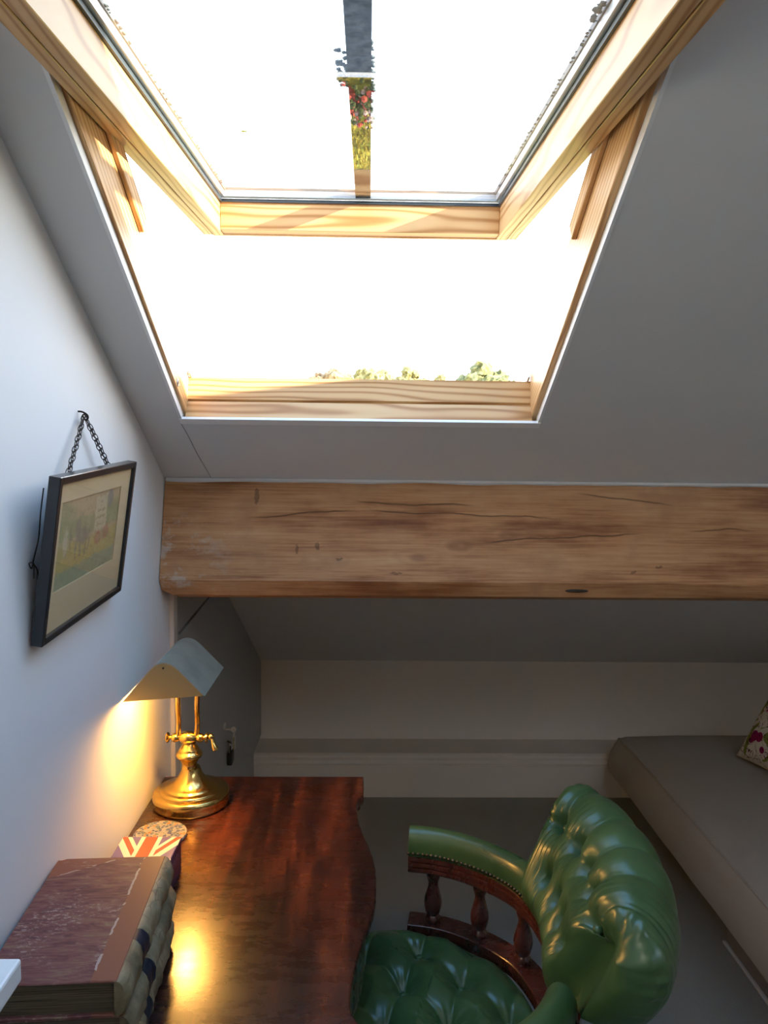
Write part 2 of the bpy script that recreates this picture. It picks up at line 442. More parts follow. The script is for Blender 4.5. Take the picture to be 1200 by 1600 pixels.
# piece below the window with a splayed top edge
A=[roof(HX0,HU1),roof(HX1,HU1),roof(HX1,uB),roof(HX0,uB)]; B=[roof(HX0,HU1+.10,.135),roof(HX1,HU1+.10,.135),roof(HX1,uB,.135),roof(HX0,uB,.135)]
A=[bm.verts.new(p) for p in A]; B=[bm.verts.new(p) for p in B]
bm.faces.new(A); bm.faces.new(B[::-1])
for i in range(4): bm.faces.new((A[i],A[(i+1)%4],B[(i+1)%4],B[i]))
# lower lining from behind the beam down to the knee wall
q=[(by,zr(by)),(YF+.12,kz-.12*.6),(YF+.12,kz+.12),(by,zr(by)+.15)]
prism(bm,q,lambda p:(-.12,p[0],p[1]),lambda p:(XR+.12,p[0],p[1]))
# far slope of the roof behind the camera
def rearpt(x,y,off): return (x,y-off*NY,ridge_z-S*(RIDGE-y)+off*NZ)
RWX0,RWX1,RWY0,RWY1=1.3,3.15,-1.12,-.55  # rear opening, added for fill light
for x0,x1,y0,y1 in ((-.12,RWX0,YB-.12,RIDGE),(RWX1,XR+.12,YB-.12,RIDGE),(RWX0,RWX1,YB-.12,RWY0),(RWX0,RWX1,RWY1,RIDGE)):
    A=[bm.verts.new(rearpt(x,y,0)) for x,y in ((x0,y0),(x1,y0),(x1,y1),(x0,y1))]; B=[bm.verts.new(rearpt(x,y,.18)) for x,y in ((x0,y0),(x1,y0),(x1,y1),(x0,y1))]
    bm.faces.new(A[::-1]); bm.faces.new(B)
    for i in range(4): bm.faces.new((A[i],B[i],B[(i+1)%4],A[(i+1)%4]))
ceil=struct('ceiling',bm,m_ceil)
# hairline joint in the plaster below the window corner
bm=BM()
pts=[roof(.094+.022*t+.001*math.sin(9*t),2.012+.25*t,-.0006) for t in [i/8 for i in range(9)]]
tube(bm,pts,.0005,6); struct('trim_1',bm,Mat('grey_hairline',(.16,.15,.14),.8).m)
# white edge strips round the window opening
def strip(bm,x0,x1,u0,u1,o0,o1):
    P=[roof(x,u,o) for o in (o0,o1) for x,u in ((x0,u0),(x1,u0),(x1,u1),(x0,u1))]
    v=[bm.verts.new(p) for p in P]
    for f in ((0,1,2,3),(7,6,5,4),(0,4,5,1),(1,5,6,2),(2,6,7,3),(3,7,4,0)): bm.faces.new([v[i] for i in f])
bm=BM()
strip(bm,HX0,HX0+.006,HU0,HU1,-.001,.018); strip(bm,HX1-.006,HX1,HU0,HU1,-.001,.018); strip(bm,HX0,HX1,HU1-.020,HU1,-.002,.0042)
struct('trim_2',bm,m_white)
# cream upright strip where the desk wall ends
bm=BM(); box(bm,(0,1.962,0),(.012,2.0,1.19),bev=.002); struct('trim_3',bm,Mat('cream_strip_paint',(.72,.66,.58),.45).m)
# boxed ledge and skirting at the foot of the knee wall
bm=BM(); prism(bm,[(YF,0),(YF,.178),(3.385,.19),(3.375,.183),(3.375,.172),(3.362,.165),(3.362,.15),(3.35,.145),(3.345,0)],lambda p:(0,p[0],p[1]),lambda p:(XR,p[0],p[1]))
struct('baseboard_front',bm,m_ledge)
# filler of rough plaster along the top of the beam
bm=BM()
def fil(i,j):
    x=.005+i*(XR-.01)/160; w=.006+.005*noise.noise((x*7,0,3)); 
    P=[(1.930,1.4905),(1.927-w*.5,1.487-w*.35),(1.929,1.487-w)][j]
    return (x,P[0],P[1])
grid(bm,161,3,fil); struct('trim_4',bm,m_ceil)

# eaves cupboard door in the left wall below the slope
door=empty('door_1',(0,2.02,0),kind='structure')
bm=BM(); box(bm,(-.002,2.03,.03),(.008,3.34,1.065)); 
bm2=BM(); prism(bm2,[(2.035,.02),(3.34,.02),(3.34,.20),(3.58,.20),(3.58,.560),(2.47,1.186),(2.445,1.091),(2.035,1.067)],lambda p:(.0005,p[0],p[1]),lambda p:(.010,p[0],p[1]))  # outline runs on over the wall to the corner, carrying the shade grey
bm.free(); obj('door_leaf',bm2,m_door_shade,door)
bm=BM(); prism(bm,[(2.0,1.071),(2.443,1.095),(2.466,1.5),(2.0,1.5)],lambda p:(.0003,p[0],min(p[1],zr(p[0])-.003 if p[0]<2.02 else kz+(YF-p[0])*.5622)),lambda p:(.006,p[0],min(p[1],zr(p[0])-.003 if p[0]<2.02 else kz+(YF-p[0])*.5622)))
obj('head_panel',bm,m_door_shade,door)
bm=BM(); prism(bm,[(2.005,.02),(2.032,.02),(2.032,1.07),(2.005,1.07)],lambda p:(.0003,p[0],p[1]),lambda p:(.006,p[0],p[1])); obj('door_frame',bm,m_door_shade,door)
bm=BM(); lathe(bm,[(0,.0),(.013,.0),(.013,.004),(.009,.007),(0,.007)],Matrix.Translation((.010,2.648,.585))@Matrix.Rotation(PI/2,4,'Y'),20)
obj('lock',bm,m_alu,door,smooth=40)
# lower skirting bits behind the desk are hidden

# ------------------------------------------------------------------ window
win=empty('window_1',roof((HX0+HX1)/2,HU1,.02),kind='structure')
def board(name,Lx,W,T,M,mat,parent,bev=.0015):
    """board with its length along local X from 0..Lx, width Y 0..W, thickness Z 0..T"""
    bm=BM(); box(bm,(0,0,0),(Lx,W,T),bev=bev,seg=1)
    o=obj(name,bm,mat); o.parent=parent; o.matrix_parent_inverse=world_of(parent).inverted(); o.matrix_basis=M
    return o
def frame_m(o,ex,ey,ez): 
    m=Matrix.Identity(4)
    for i,v in enumerate((ex,ey,ez)): m.col[i][:3]=Vector(v)
    m.col[3][:3]=Vector(o); return m
DN=Vector((0,1/L,-S/L)); UP=Vector((0,NY,NZ)); EX=Vector((1,0,0))
m_jambedge=pine('shaded_pine_edge',1,.55)
# jambs
for xi,sx in ((.1065,-1),(.8725,1)):
    o=roof(xi,HU0,.018)
    M=frame_m(o,DN,UP,EX*sx) if sx<0 else frame_m(o,DN,UP,EX)
    board('frame_jamb',HU1-HU0+.03,.115,.0125 if sx<0 else .0175,M,m_pine,win)
    # guide bead on the upper part of the jamb
    o=roof(xi,1.10,.098)
    board('jamb_bead',.457,.035,.009,frame_m(o-EX*(sx*.009),DN,UP,EX*sx if False else EX*sx),m_pine,win)
# sill of two stepped boards
xs0,xs1=.1065,.8725
def sillboard(name,P):
    bm=BM(); prism(bm,P,lambda p:(0,)+tuple(roof(0,p[0],p[1]))[1:],lambda p:(xs1-xs0,)+tuple(roof(0,p[0],p[1]))[1:])
    o0=roof(0,2.0,.02)
    for v in bm.verts: v.co-=Vector((0,o0.y,o0.z))
    o=obj(name,bm,m_pine); o.parent=win; o.matrix_parent_inverse=world_of(win).inverted(); o.matrix_basis=Matrix.Translation((xs0,o0.y,o0.z)); return o
sillboard('sill_board',[(1.9935,.0045),(1.9945,.0465),(1.9975,.050),(2.04,.06),(2.03,.03),(2.0105,.0042)])
sillboard('sill_board',[(1.9985,.0505),(1.992,.0525),(1.984,.083),(1.978,.101),(2.02,.13),(2.07,.10),(2.035,.05)])
sillboard('top_rail',[(HU0,.018),(HU0+.05,.018),(HU0+.05,.13),(HU0,.13)])
for xx in (.112,.8665):
    bm=BM(); prism(bm,[(1.958,.098),(1.985,.10),(1.975,.125)],lambda p:roof(xx-.002,p[0],p[1]),lambda p:roof(xx+.002,p[0],p[1])); obj('corner_bracket',bm,m_alu,win)
bm=BM(); M=frame_m(roof(.1068,1.904,.032),DN,UP,EX)
lathe(bm,[(.0045,.0004),(.0045,.001),(.0075,.0015),(.0085,.0006),(.0085,0)],M,20); lathe(bm,[(0,.0006),(.0045,.0006)],M,20)
sc_o=obj('screw_collar',bm,m_alu,win,smooth=50)
bm=BM(); lathe(bm,[(0,.0012),(.0048,.0012),(.0048,.0008)],M,16); obj('screw_hole',bm,m_black,sc_o)
# external flashing upstand outside the frame
bm=BM()
strip(bm,HX0-.05,HX0,HU0,HU1+.12,.136,.15); strip(bm,HX1,HX1+.05,HU0,HU1+.12,.136,.15); 
obj('flashing',bm,Mat('lead_grey',(.12,.125,.13),.6).m,win)

# unseen roof window added behind the camera to let in fill light
fill_win=empty('added_fill_window',rearpt(2.2,-.83,.1),kind='structure')
bm=BM()
for x0,x1,y0,y1 in ((RWX0,RWX0+.06,RWY0,RWY1),(RWX1-.06,RWX1,RWY0,RWY1),(RWX0+.06,RWX1-.06,RWY0,RWY0+.06),(RWX0+.06,RWX1-.06,RWY1-.06,RWY1),(2.2,2.24,RWY0+.06,RWY1-.06)):
    A=[bm.verts.new(rearpt(x,y,.08)) for x,y in ((x0,y0),(x1,y0),(x1,y1),(x0,y1))]; B=[bm.verts.new(rearpt(x,y,.15)) for x,y in ((x0,y0),(x1,y0),(x1,y1),(x0,y1))]
    bm.faces.new(A[::-1]); bm.faces.new(B)
    for i in range(4): bm.faces.new((A[i],B[i],B[(i+1)%4],A[(i+1)%4]))
obj('fill_window_frame',bm,m_pine,fill_win)
bm=BM(); A=[bm.verts.new(rearpt(x,y,.12)) for x,y in ((RWX0+.06,RWY0+.06),(RWX1-.06,RWY0+.06),(RWX1-.06,RWY1-.06),(RWX0+.06,RWY1-.06))]; bm.faces.new(A)
obj('pane',bm,m_pane,fill_win)

# the sash, swung open about its middle
TILT=rad(3.0)
SA=Vector((0,math.cos(TILT),math.sin(TILT))); SN=Vector((0,-math.sin(TILT),math.cos(TILT)))
BOT=Vector((0,1.90,2.0735))           # underside, outer edge of the bottom rail
def sp(x,a,n): return BOT+Vector((x,0,0))+SA*a+SN*n     # a: <0 towards the room
SX0,SX1=.109,.862; SLEN=1.46
sash=empty('sash',sp((SX0+SX1)/2,-.75,0)); attach(sash,win); sash.matrix_basis=Matrix.Translation(sp((SX0+SX1)/2,-.75,0))
ST=.070
# stiles: local X along the sash, Y across (inward), Z up
for x0,sx in ((SX0,1),(SX1,-1)):
    ey=EX*sx
    def piece(name,a0,a1,y0,y1,z0,z1,mat=m_pine):
        o=sp(x0,a0,z0)+ey*y0
        return board(name,a1-a0,y1-y0,z1-z0,frame_m(o,SA,ey,SN),mat,sash,.0012)
    piece('sash_stile',-SLEN,0,.0,.022,.002,ST+.01)
    piece('sash_stile_face',-SLEN,-.002,.0255,.049,.0,ST)
    piece('sash_groove',-SLEN,-.004,.0215,.026,.012,.03,m_dark)
o=sp(SX0+.049,-.046,.004); board('sash_rail',SX1-SX0-.098,.042,ST-.006,frame_m(o,EX,SA,SN),m_pine,sash)
o=sp(SX0+.022,-.006,.0); board('sash_rail_lip',SX1-SX0-.044,.008,.03,frame_m(o,EX,SA,SN),m_pine,sash)
o=sp(SX0+.049,-SLEN,.004); board('sash_rail',SX1-SX0-.098,.05,ST-.006,frame_m(o,EX,SA,SN),m_pine,sash)
def sbox(bm,x0,x1,a0,a1,n0,n1):
    P=[sp(x,a,n) for n in (n0,n1) for x,a in ((x0,a0),(x1,a0),(x1,a1),(x0,a1))]
    v=[bm.verts.new(p) for p in P]
    for f in ((0,1,2,3),(7,6,5,4),(0,4,5,1),(1,5,6,2),(2,6,7,3),(3,7,4,0)): bm.faces.new([v[i] for i in f])
gx0,gx1,ga0,ga1=SX0+.049,SX1-.049,-SLEN+.05,-.046
def ring(bm,w,n0,n1,ins=0):
    x0,x1,a0,a1=gx0+ins,gx1-ins,ga0+ins,ga1-ins
    sbox(bm,x0,x0+w,a0,a1,n0,n1); sbox(bm,x1-w,x1,a0,a1,n0,n1); sbox(bm,x0+w,x1-w,a1-w,a1,n0,n1); sbox(bm,x0+w,x1-w,a0,a0+w,n0,n1)
bm=BM(); ring(bm,.005,ST-.004,ST+.003); obj('gasket',bm,m_gasket,sash)
bm=BM(); sbox(bm,gx0+.001,gx1-.001,ga0+.001,ga1-.001,ST+.004,ST+.0045); obj('pane',bm,m_pane,sash)
bm=BM(); ring(bm,.011,ST+.006,ST+.020,.001); obj('spacer_bar',bm,m_alu,sash)
bm=BM(); sbox(bm,SX0-.01,gx0+.014,-SLEN-.02,.02,ST+.0215,ST+.031); sbox(bm,gx1-.014,SX1+.01,-SLEN-.02,.02,ST+.0215,ST+.031); sbox(bm,gx0+.014,gx1-.014,ga1-.002,.02,ST+.0215,ST+.029)
obj('cladding',bm,Mat('weathered_cladding',(.10,.105,.11),.6).m,sash)
xm=(SX0+SX1)/2+.006
bm=BM(); sbox(bm,xm-.0175,xm+.0175,ga0,ga1-.004,ST+.0075,ST+.03); obj('glazing_bar',bm,Mat('black_weathered_bar',(.025,.03,.034),.7,spec=.15).m,sash)
# moss and lichen along the outside edges of the glass
M_=Mat('grey_lichen',(.13,.16,.17),.95,spec=.05)
bm=BM(); rr=random.Random(3)
def clump(x,a,r,n=ST+.024):
    c=sp(x,a,n); s=bmesh.ops.create_icosphere(bm,subdivisions=2,radius=r,matrix=Matrix.Translation(c))
    for v in s['verts']:
        d=v.co-c; v.co=c+d*(1+.9*noise.noise(v.co*900*.35/ max(r*100,.2)))*1.0
        v.co=c+Vector((v.co.x-c.x,v.co.y-c.y,(v.co.z-c.z)*.5))
for i in range(46): clump(xm+.0175+rr.uniform(-.003,.0025),-.80+rr.random()*.34,rr.uniform(.002,.005))
for i in range(26): clump(xm-.019-rr.random()**2*.014,-.70+rr.gauss(0,.03),rr.uniform(.003,.007))
for i in range(60): clump(gx0+.015+rr.random()**3*.004,-rr.random()*1.0-.08,rr.uniform(.0012,.0032))
for i in range(60): clump(gx1-.015-rr.random()**3*.004,-rr.random()*1.0-.08,rr.uniform(.0012,.0032))
for i in range(8): clump(gx1-.018-rr.random()*.004,-.88+rr.gauss(0,.02),rr.uniform(.003,.006))
o=obj('lichen',bm,M_.m,sash,smooth=180); tag(o,'crusty grey green lichen along the outer glass edges',kind='stuff')
# a dead fly on the outside of the glass
fly=empty('fly',sp(.283,-.48,ST+.006),'tiny dark fly resting on the upper left of the roof window glass','insect')
bm=BM(); c=sp(.283,-.48,ST+.008)
sphere(bm,c,.0022,10,8,(1.9,.9,.8)); sphere(bm,c+Vector((.0045,0,0)),.0015,8,6); obj('body',bm,m_black,fly,smooth=180)
bm=BM()
for s in (-1,1): face(bm,[c+Vector((.001,s*.001,.001)),c+Vector((-.005,s*.004,.001)),c+Vector((-.006,s*.0015,.001))])
obj('wing',bm,m_gasket,fly)

# ------------------------------------------------------------------ beam
beam=empty('roof_beam',(1.65,1.95,1.2),'long old brown timber purlin spanning the room below the roof window','beam')
bm=BM(); rb=random.Random(5); nx=140
sec=[(1.936,1.497),(1.8685,1.2475),(1.8665,1.243),(1.8685,1.2385),(1.8845,1.2040),(1.888,1.2025),(1.985,1.178),(2.06,1.43),(2.0,1.46)]
def bsec(i,j):
    x=.002+i*(XR-.004)/(nx-1); y,z=sec[j]
    w=.0022*noise.noise((x*3.1,j*.9,1.7))+.0012*noise.noise((x*11,j,5))
    if 1<=j<=3: y+=w*1.2; z+=.0018*noise.noise((x*6,2,9))
    if j in (4,5):
        z+=.0025*noise.noise((x*2,4,2)); 
        k=sm(.016,.0,x); y-=.012*k*0; z+=.0*k
    if x<.02 and j in (4,5,6): z+=.012*sm(.02,0,x)
    return (x,y,z)
Vg=grid(bm,nx,len(sec),bsec,closev=True); bm.faces.new(Vg[0]); bm.faces.new(Vg[-1][::-1])
obj('beam_body',bm,m_beam,beam,smooth=11)
bm=BM(); sphere(bm,(1.03,1.874,1.222),.006,12,6,(5,.6,.7)); obj('gouge',bm,m_dark,beam)

# ------------------------------------------------------------------ desk
DZ=.736; DC=1.418
half=[(0,.533),(.06,.531),(.12,.522),(.18,.508),(.235,.498),(.28,.493),(.318,.491),(.345,.494),(.362,.502),(.368,.506)]
front=[]
sp_=spline([(a,b,0) for a,b in half],4)
pos=[(p.x,p.y) for p in sp_]
out=[(DC-a,b) for a,b in pos[::-1]]+[(DC+a,b) for a,b in pos[1:]]
out=[(DC-.477,.506)]+out+[(DC+.477,.506)]
desk=empty('writing_desk',(.25,DC,0),'polished dark mahogany writing desk with serpentine front against the left wall','desk')
bm=BM()
def layer(off,z): 
    P=[(.004,DC-.477-off*.0),]+[]
    return [(.004,DC-.477-off,z)]+[(x+off,y+(off if i==len(out)-1 else -off if i==0 else 0),z) for i,(y,x) in enumerate(out)]+[(.004,DC+.477+off,z)]
lays=[layer(-.008,DZ-.034),layer(-.008,DZ-.024),layer(-.002,DZ-.021),layer(.0,DZ-.016),layer(.0,DZ-.004),layer(-.0015,DZ-.001),layer(-.004,DZ)]
rows=[[bm.verts.new(p) for p in l] for l in lays]
n=len(rows[0])
for a,b in zip(rows,rows[1:]):
    for i in range(n): bm.faces.new((a[i],a[(i+1)%n],b[(i+1)%n],b[i]))
bm.faces.new(rows[0][::-1]); bm.faces.new(rows[-1])
dt=obj('desk_top',bm,m_mahog,desk,smooth=35)
for p_ in dt.data.polygons:
    if abs(p_.normal.z)>.98: p_.use_smooth=False
bm=BM()
ap=[(x-.022,y) for y,x in out if abs(y-DC)<.45]; ap=[(ap[0][0],DC-.455)]+ap+[(ap[-1][0],DC+.455)]
poly=[(.02,DC-.455)]+ap+[(.02,DC+.455)]
prism(bm,poly,lambda p:(p[0],p[1],DZ-.16),lambda p:(p[0],p[1],DZ-.034)); obj('carcass',bm,m_mahog,desk)
for k,(ya,yb) in enumerate(((DC-.44,DC-.155),(DC-.145,DC+.145),(DC+.155,DC+.44))):
    d=[(x-.020,y) for y,x in out if ya<=y<=yb]
    xi=lambda yy:min(out,key=lambda q:abs(q[0]-yy))[1]-.020
    d=[(xi(ya),ya)]+d+[(xi(yb),yb)]
    bm=BM(); prism(bm,d+[(d[-1][0]-.02,yb),(d[0][0]-.02,ya)],lambda p:(p[0],p[1],DZ-.145),lambda p:(p[0],p[1],DZ-.048)); dr=obj('drawer',bm,m_mahog,desk)
    ym=(ya+yb)/2
    bm=BM(); lathe(bm,[(.005,0),(.005,.003),(.008,.006),(.006,.009),(0,.010)],Matrix.Translation((xi(ym)-.003,ym,DZ-.097))@Matrix.Rotation(PI/2,4,'Y'),16); obj('knob',bm,m_brass,dr,smooth=50)
for x in (.045,.455):
    for y in (DC-.43,DC+.43):
        bm=BM(); lathe(bm,[(.0,0),(.012,0),(.015,.03),(.013,.06),(.022,.40),(.025,.52),(.020,.535),(.026,.55),(.026,DZ-.16),(0,DZ-.16)],Matrix.Translation((x,y,0)),20); obj('leg',bm,m_mahog,desk,smooth=40)

# ------------------------------------------------------------------ lamp
LX,LY=.1025,1.748
lamp=empty('desk_lamp',(LX,LY,DZ),'lit brass bankers lamp with trough shade standing at the back of the desk','lamp')
bm=BM(); lathe(bm,[(0,0),(.084,0),(.087,.003),(.088,.008),(.0865,.012),(.088,.016),(.088,.027),(.0855,.031),(.081,.033),(.072,.0350),(.0705,.0385),(.067,.0400),(.061,.0412),(.0575,.0425),(.0565,.0445),(.051,.0465),(.0445,.0505),(.0375,.0565),(.031,.0645),(.0255,.0735),(.0215,.082),(.0205,.087),(0,.087)],Matrix.Translation((LX,LY,DZ)),72); obj('base',bm,m_brass,lamp,smooth=50)
bm=BM(); lathe(bm,[(0,.086),(.018,.086),(.0165,.092),(.0175,.098),(.0205,.103),(.021,.106),(.0265,.110),(.0305,.115),(.031,.119),(.028,.123),(.0235,.127),(.0235,.130),(.0215,.133),(.017,.139),(.0145,.144),(.0165,.146),(.0165,.150),(0,.150)],Matrix.Translation((LX-.004,LY,DZ)),48); obj('stem',bm,m_brass,lamp,smooth=45)
CZ=.893
RX=Matrix.Rotation(PI/2,4,'Y')@Matrix.Identity(4)
bm=BM(); lathe(bm,[(0,-.050),(0.0106,-.050),(0.0125,-.047),(0.0106,-.044),(0.0050,-.042),(0.0050,-.037),(0.0094,-.035),(0.0112,-.029),(0.0094,-.022),(0.0069,-.020),(0.0088,-.018),(0.0144,-.010),(0.0156,0),(0.0144,.010),(0.0088,.018),(0.0069,.020),(0.0094,.022),(0.0112,.029),(0.0094,.035),(0.0056,.037),(0.0056,.040),(0.0119,.042),(0.0119,.0455),(0.0075,.047),(0,.047)],Matrix.Translation((LX-.007,LY,CZ))@RX,28); obj('crossbar',bm,m_brass,lamp,smooth=45)
bm=BM(); sphere(bm,(LX+.047,LY-.002,CZ+.003),.0080,14,10); a=Vector((LX+.049,LY-.004,CZ+.001)); b=Vector((LX+.060,LY-.012,CZ-.026))
tube(bm,[a,a.lerp(b,.25),a.lerp(b,.85),b],[.0035,.0042,.0072,.006],14); obj('switch_key',bm,m_brass,lamp,smooth=60)
SHX0,SHX1=.006,.176; SHY0,SHY1=1.562,1.768
for ax in (-.030,.013):
    bm=BM(); tube(bm,spline([(LX+ax-.0,LY,CZ+.004),(LX+ax+.003,LY-.004,CZ+.025),(LX+ax+.0045,LY-.010,CZ+.045),(LX+ax+.012,LY-.045,CZ+.095),(LX+ax+.024,LY-.083,CZ+.165)],7),.0060,14); obj('arm',bm,m_brass,lamp,smooth=180)
# trough shade
def shprof(n=10):
    A=Vector((SHX0,1.040)); B=Vector((.0905,1.142)); C=Vector((SHX1,1.054))
    t=.047
    p0=B+(A-B).normalized()*t; p1=B+(C-B).normalized()*t
    return [A]+[(1-s)**2*p0+2*s*(1-s)*B+s*s*p1 for s in [i/n for i in range(n+1)]]+[C]
outp=shprof(); cen=Vector((.0905,1.05))
inn=[p+(cen-p).normalized()*.0025 for p in outp]
bm=BM(); loop=outp+inn[::-1]
prism(bm,[tuple(p) for p in loop],lambda p:(p[0],SHY0-.002,p[1]),lambda p:(p[0],SHY1,p[1]))
shade=obj('lamp_shade',bm,m_shade,lamp,smooth=30)
for nm,yy in (('shade_end',SHY0),('shade_end',SHY1-.004)):
    bm=BM(); prism(bm,[tuple(p) for p in inn],lambda p:(p[0],yy,p[1]),lambda p:(p[0],yy+.002,p[1])); tag(obj(nm,bm,m_cap,shade),'yellow brass end plate')
bm=BM(); lathe(bm,[(0,0),(.002,0),(.002,.002),(0,.003)],Matrix.Translation((.0905,SHY0+.0005,1.112))@Matrix.Rotation(PI/2,4,'X'),10); obj('rivet',bm,m_iron,shade)
BULB=Vector((.115,1.618,1.056))
bm=BM(); M=Matrix.Translation(BULB)@Matrix.Rotation(PI/2,4,'X')
lathe(bm,[(0,-.06),(.009,-.058),(.010,-.045),(.013,-.028),(.0175,-.012),(.0185,0),(.0165,.010),(.011,.0165),(0,.0185)],M,24); obj('bulb',bm,emit('warm_filament_glow',(1,.49,.11),270),lamp,smooth=60)
bm=BM(); lathe(bm,[(0,-.075),(.013,-.075),(.013,-.055),(0,-.055)],M,16); obj('bulb_socket',bm,m_brass,lamp,smooth=40)

# ------------------------------------------------------------------ flag tin, coaster
tin=empty('tin_box',(.094,1.352,DZ),'union flag tin box on the desk right behind the old books','tin')
bm=BM(); box(bm,(.038,1.249,DZ),(.150,1.455,DZ+.057),bev=.002); obj('tin_body',bm,m_flag,tin)
bm=BM(); box(bm,(.0372,1.2482,DZ+.0575),(.1508,1.4558,DZ+.070),bev=.0018); obj('tin_lid',bm,m_flag,tin)
bm=BM(); lathe(bm,[(0,0),(.054,0),(.056,.002),(.056,.006),(.055,.0075),(0,.0075)],Matrix.Translation((.072,1.59,DZ)),48)
tag(obj('coaster',bm,m_mosaic,smooth=40),'round mosaic patterned coaster on the desk between flag tin and lamp','coaster')

# ------------------------------------------------------------------ old books
def book(z0,th,x1,yn,yf,x0,label,seed):
    root=empty('old_book',(x0,yf,z0),label,'book',)
    root['group']='old leather bound volumes stacked on the desk'
    r=random.Random(seed); ct=.0035
    def cover(zz):
        bm=BM(); v=box(bm,(x0,yn,zz),(x1,yf,zz+ct),bev=.0012,seg=1)
        bmesh.ops.subdivide_edges(bm,edges=[e for e in bm.edges if e.calc_length()>.05],cuts=24,use_grid_fill=True)
        for v in bm.verts:
            k=noise.noise((v.co.x*60,v.co.y*60,seed))
            if v.co.x<x0+.002: v.co.x+=abs(k)*.003
            if v.co.y<yn+.002: v.co.y+=abs(k)*.003
            if v.co.y>yf-.002 and v.co.x<x0+.01: v.co.y-=.004
        return obj('cover',bm,m_marble,root,smooth=30)
    cover(z0); cover(z0+th-ct)
    bm=BM()
    mid=z0+th*.52
    box(bm,(x0+.006,yn+.006,z0+ct),(x1-.002,yf-.006,mid-.0006)); box(bm,(x0+.005,yn+.0045,mid+.0006),(x1-.002,yf-.005,z0+th-ct)); box(bm,(x0+.009,yn+.009,mid-.0006),(x1-.004,yf-.009,mid+.0006))
    obj('page_block',bm,m_pages,root)
    # rounded spine with bands
    nu,nv=90,22
    def spf(i,j,grow=0,y0=None,y1=None):
        y=(yn if y0 is None else y0)+((yf if y1 is None else y1)-(yn if y0 is None else y0))*i/(nu-1)
        a=-PI/2+PI*j/(nv-1)
        t=(y-yn)/(yf-yn)
        band=0
        for b in (.2,.4,.6,.8): band+=.003*math.exp(-((t-b)/.018)**2)
        w=.0022*noise.noise((y*26,a*1.5,seed*3.1))+.0015*noise.noise((y*60,a*3,seed))
        R=.0185+band+w+grow
        end=1-.25*(sm(.03,0,t)+sm(.97,1,t))
        return Vector((x1-.004+max(0,math.cos(a))**.75*R*end,y,z0+th/2+math.sin(a)*(th/2-.0005+grow*.3)))
    bm=BM(); G=grid(bm,nu,nv,spf)
    for row in (G[0],G[-1]): bm.faces.new(row if row is G[-1] else row[::-1])
    obj('spine',bm,m_spine,root,smooth=70)
    ly0=yn+.082+r.uniform(-.004,.004); ly1=ly0+.034
    bm=BM(); nuo=nu
    def lab(i,j):
        a=j/(nv-1); pin=.006*(abs(a-.5)*2)**2
        return spf(i,j,.0009,ly0+pin,ly1-pin)
    grid(bm,nu,nv,lab); o=obj('spine_label',bm,m_label,root,smooth=70); tag(o,'dark blue leather title label')
    root.rotation_euler.z=rad(3.3+r.uniform(-.5,.5))
    return root
book(DZ+.0005,.0495,.178,.930,1.228,.006,'lowest thick old leather book, lying directly on the mahogany desk top',1)
book(DZ+.0505,.0495,.180,.928,1.232,.004,'middle thick old leather book, sandwiched between two others on the desk',2)
book(DZ+.1005,.0495,.177,.926,1.230,.003,'topmost old leather book with scuffed red marbled cover facing up',3)

# ------------------------------------------------------------------ white cabinet corner beside the camera
cab=empty('side_cabinet',(.08,.45,0),'white painted narrow cabinet corner beside the books at lower left','cabinet')
bm=BM(); box(bm,(.004,.10,1.022),(.1605,.752,1.0465),bev=.003); obj('cabinet_top',bm,m_white,cab)
bm=BM(); box(bm,(.006,.12,.0),(.12,.70,1.022)); obj('cabinet_body',bm,m_white,cab)
for ya,yb in ((.13,.405),(.415,.69)):
    bm=BM(); box(bm,(.12,ya,.08),(.134,yb,1.0),bev=.002); d=obj('cabinet_door',bm,m_white,cab)
    bm=BM(); sphere(bm,(.142,(.385 if ya<.2 else .435),.6),.010,12,8); obj('knob',bm,m_brass,d,smooth=180)

# ------------------------------------------------------------------ picture
al,be=rad(2.6),rad(8.6)
ex=Vector((0,math.cos(al),math.sin(al))); ez=Vector((math.sin(be),-math.sin(al)*math.cos(be),math.cos(al)*math.cos(be))).normalized()
ey=ez.cross(ex).normalized()
PO=Vector((.003,1.16,1.262))-ex*.015+ez*.006
pic=empty('framed_picture',mtx=frame_m(PO,ex,ey,ez),label='black framed watercolour of a horse and cart hanging on the left wall',cat='picture')
W,H,D=.372,.26,.018
bw=.0115
def lpart(name,bm,mat,parent=pic,smooth=None): return local(obj(name,bm,mat,smooth=smooth),parent)
bm=BM()
for a,b in (((0,-D,0),(bw,0,H)),((W-bw,-D,0),(W,0,H)),((bw,-D,0),(W-bw,0,bw)),((bw,-D,H-bw),(W-bw,0,H))): box(bm,a,b,bev=.001,seg=1)
lpart('frame',bm,Mat('black_painted_frame',(.012,.013,.016),.28,coat=.3).m)
bm=BM(); px0,px1,pz0,pz1=.034,.312,.075,.217
for a,b in (((bw,-.012,bw),(px0,-.010,H-bw)),((px1,-.012,bw),(W-bw,-.010,H-bw)),((px0,-.012,bw),(px1,-.010,pz0)),((px0,-.012,pz1),(px1,-.010,H-bw))): box(bm,a,b)
lpart('mount',bm,m_mat)
bm=BM(); box(bm,(px0-.002,-.0098,pz0-.002),(px1+.002,-.009,pz1+.002)); lpart('painting',bm,m_paint)
bm=BM(); box(bm,(bw*.6,-.008,bw*.6),(W-bw*.6,-.002,H-bw*.6)); lpart('backing_board',bm,Mat('brown_backing',(.18,.11,.06),.8).m)
bm=BM(); box(bm,(bw*.8,-.0145,bw*.8),(W-bw*.8,-.0138,H-bw*.8)); lpart('glazing',bm,pane('picture_glass'))
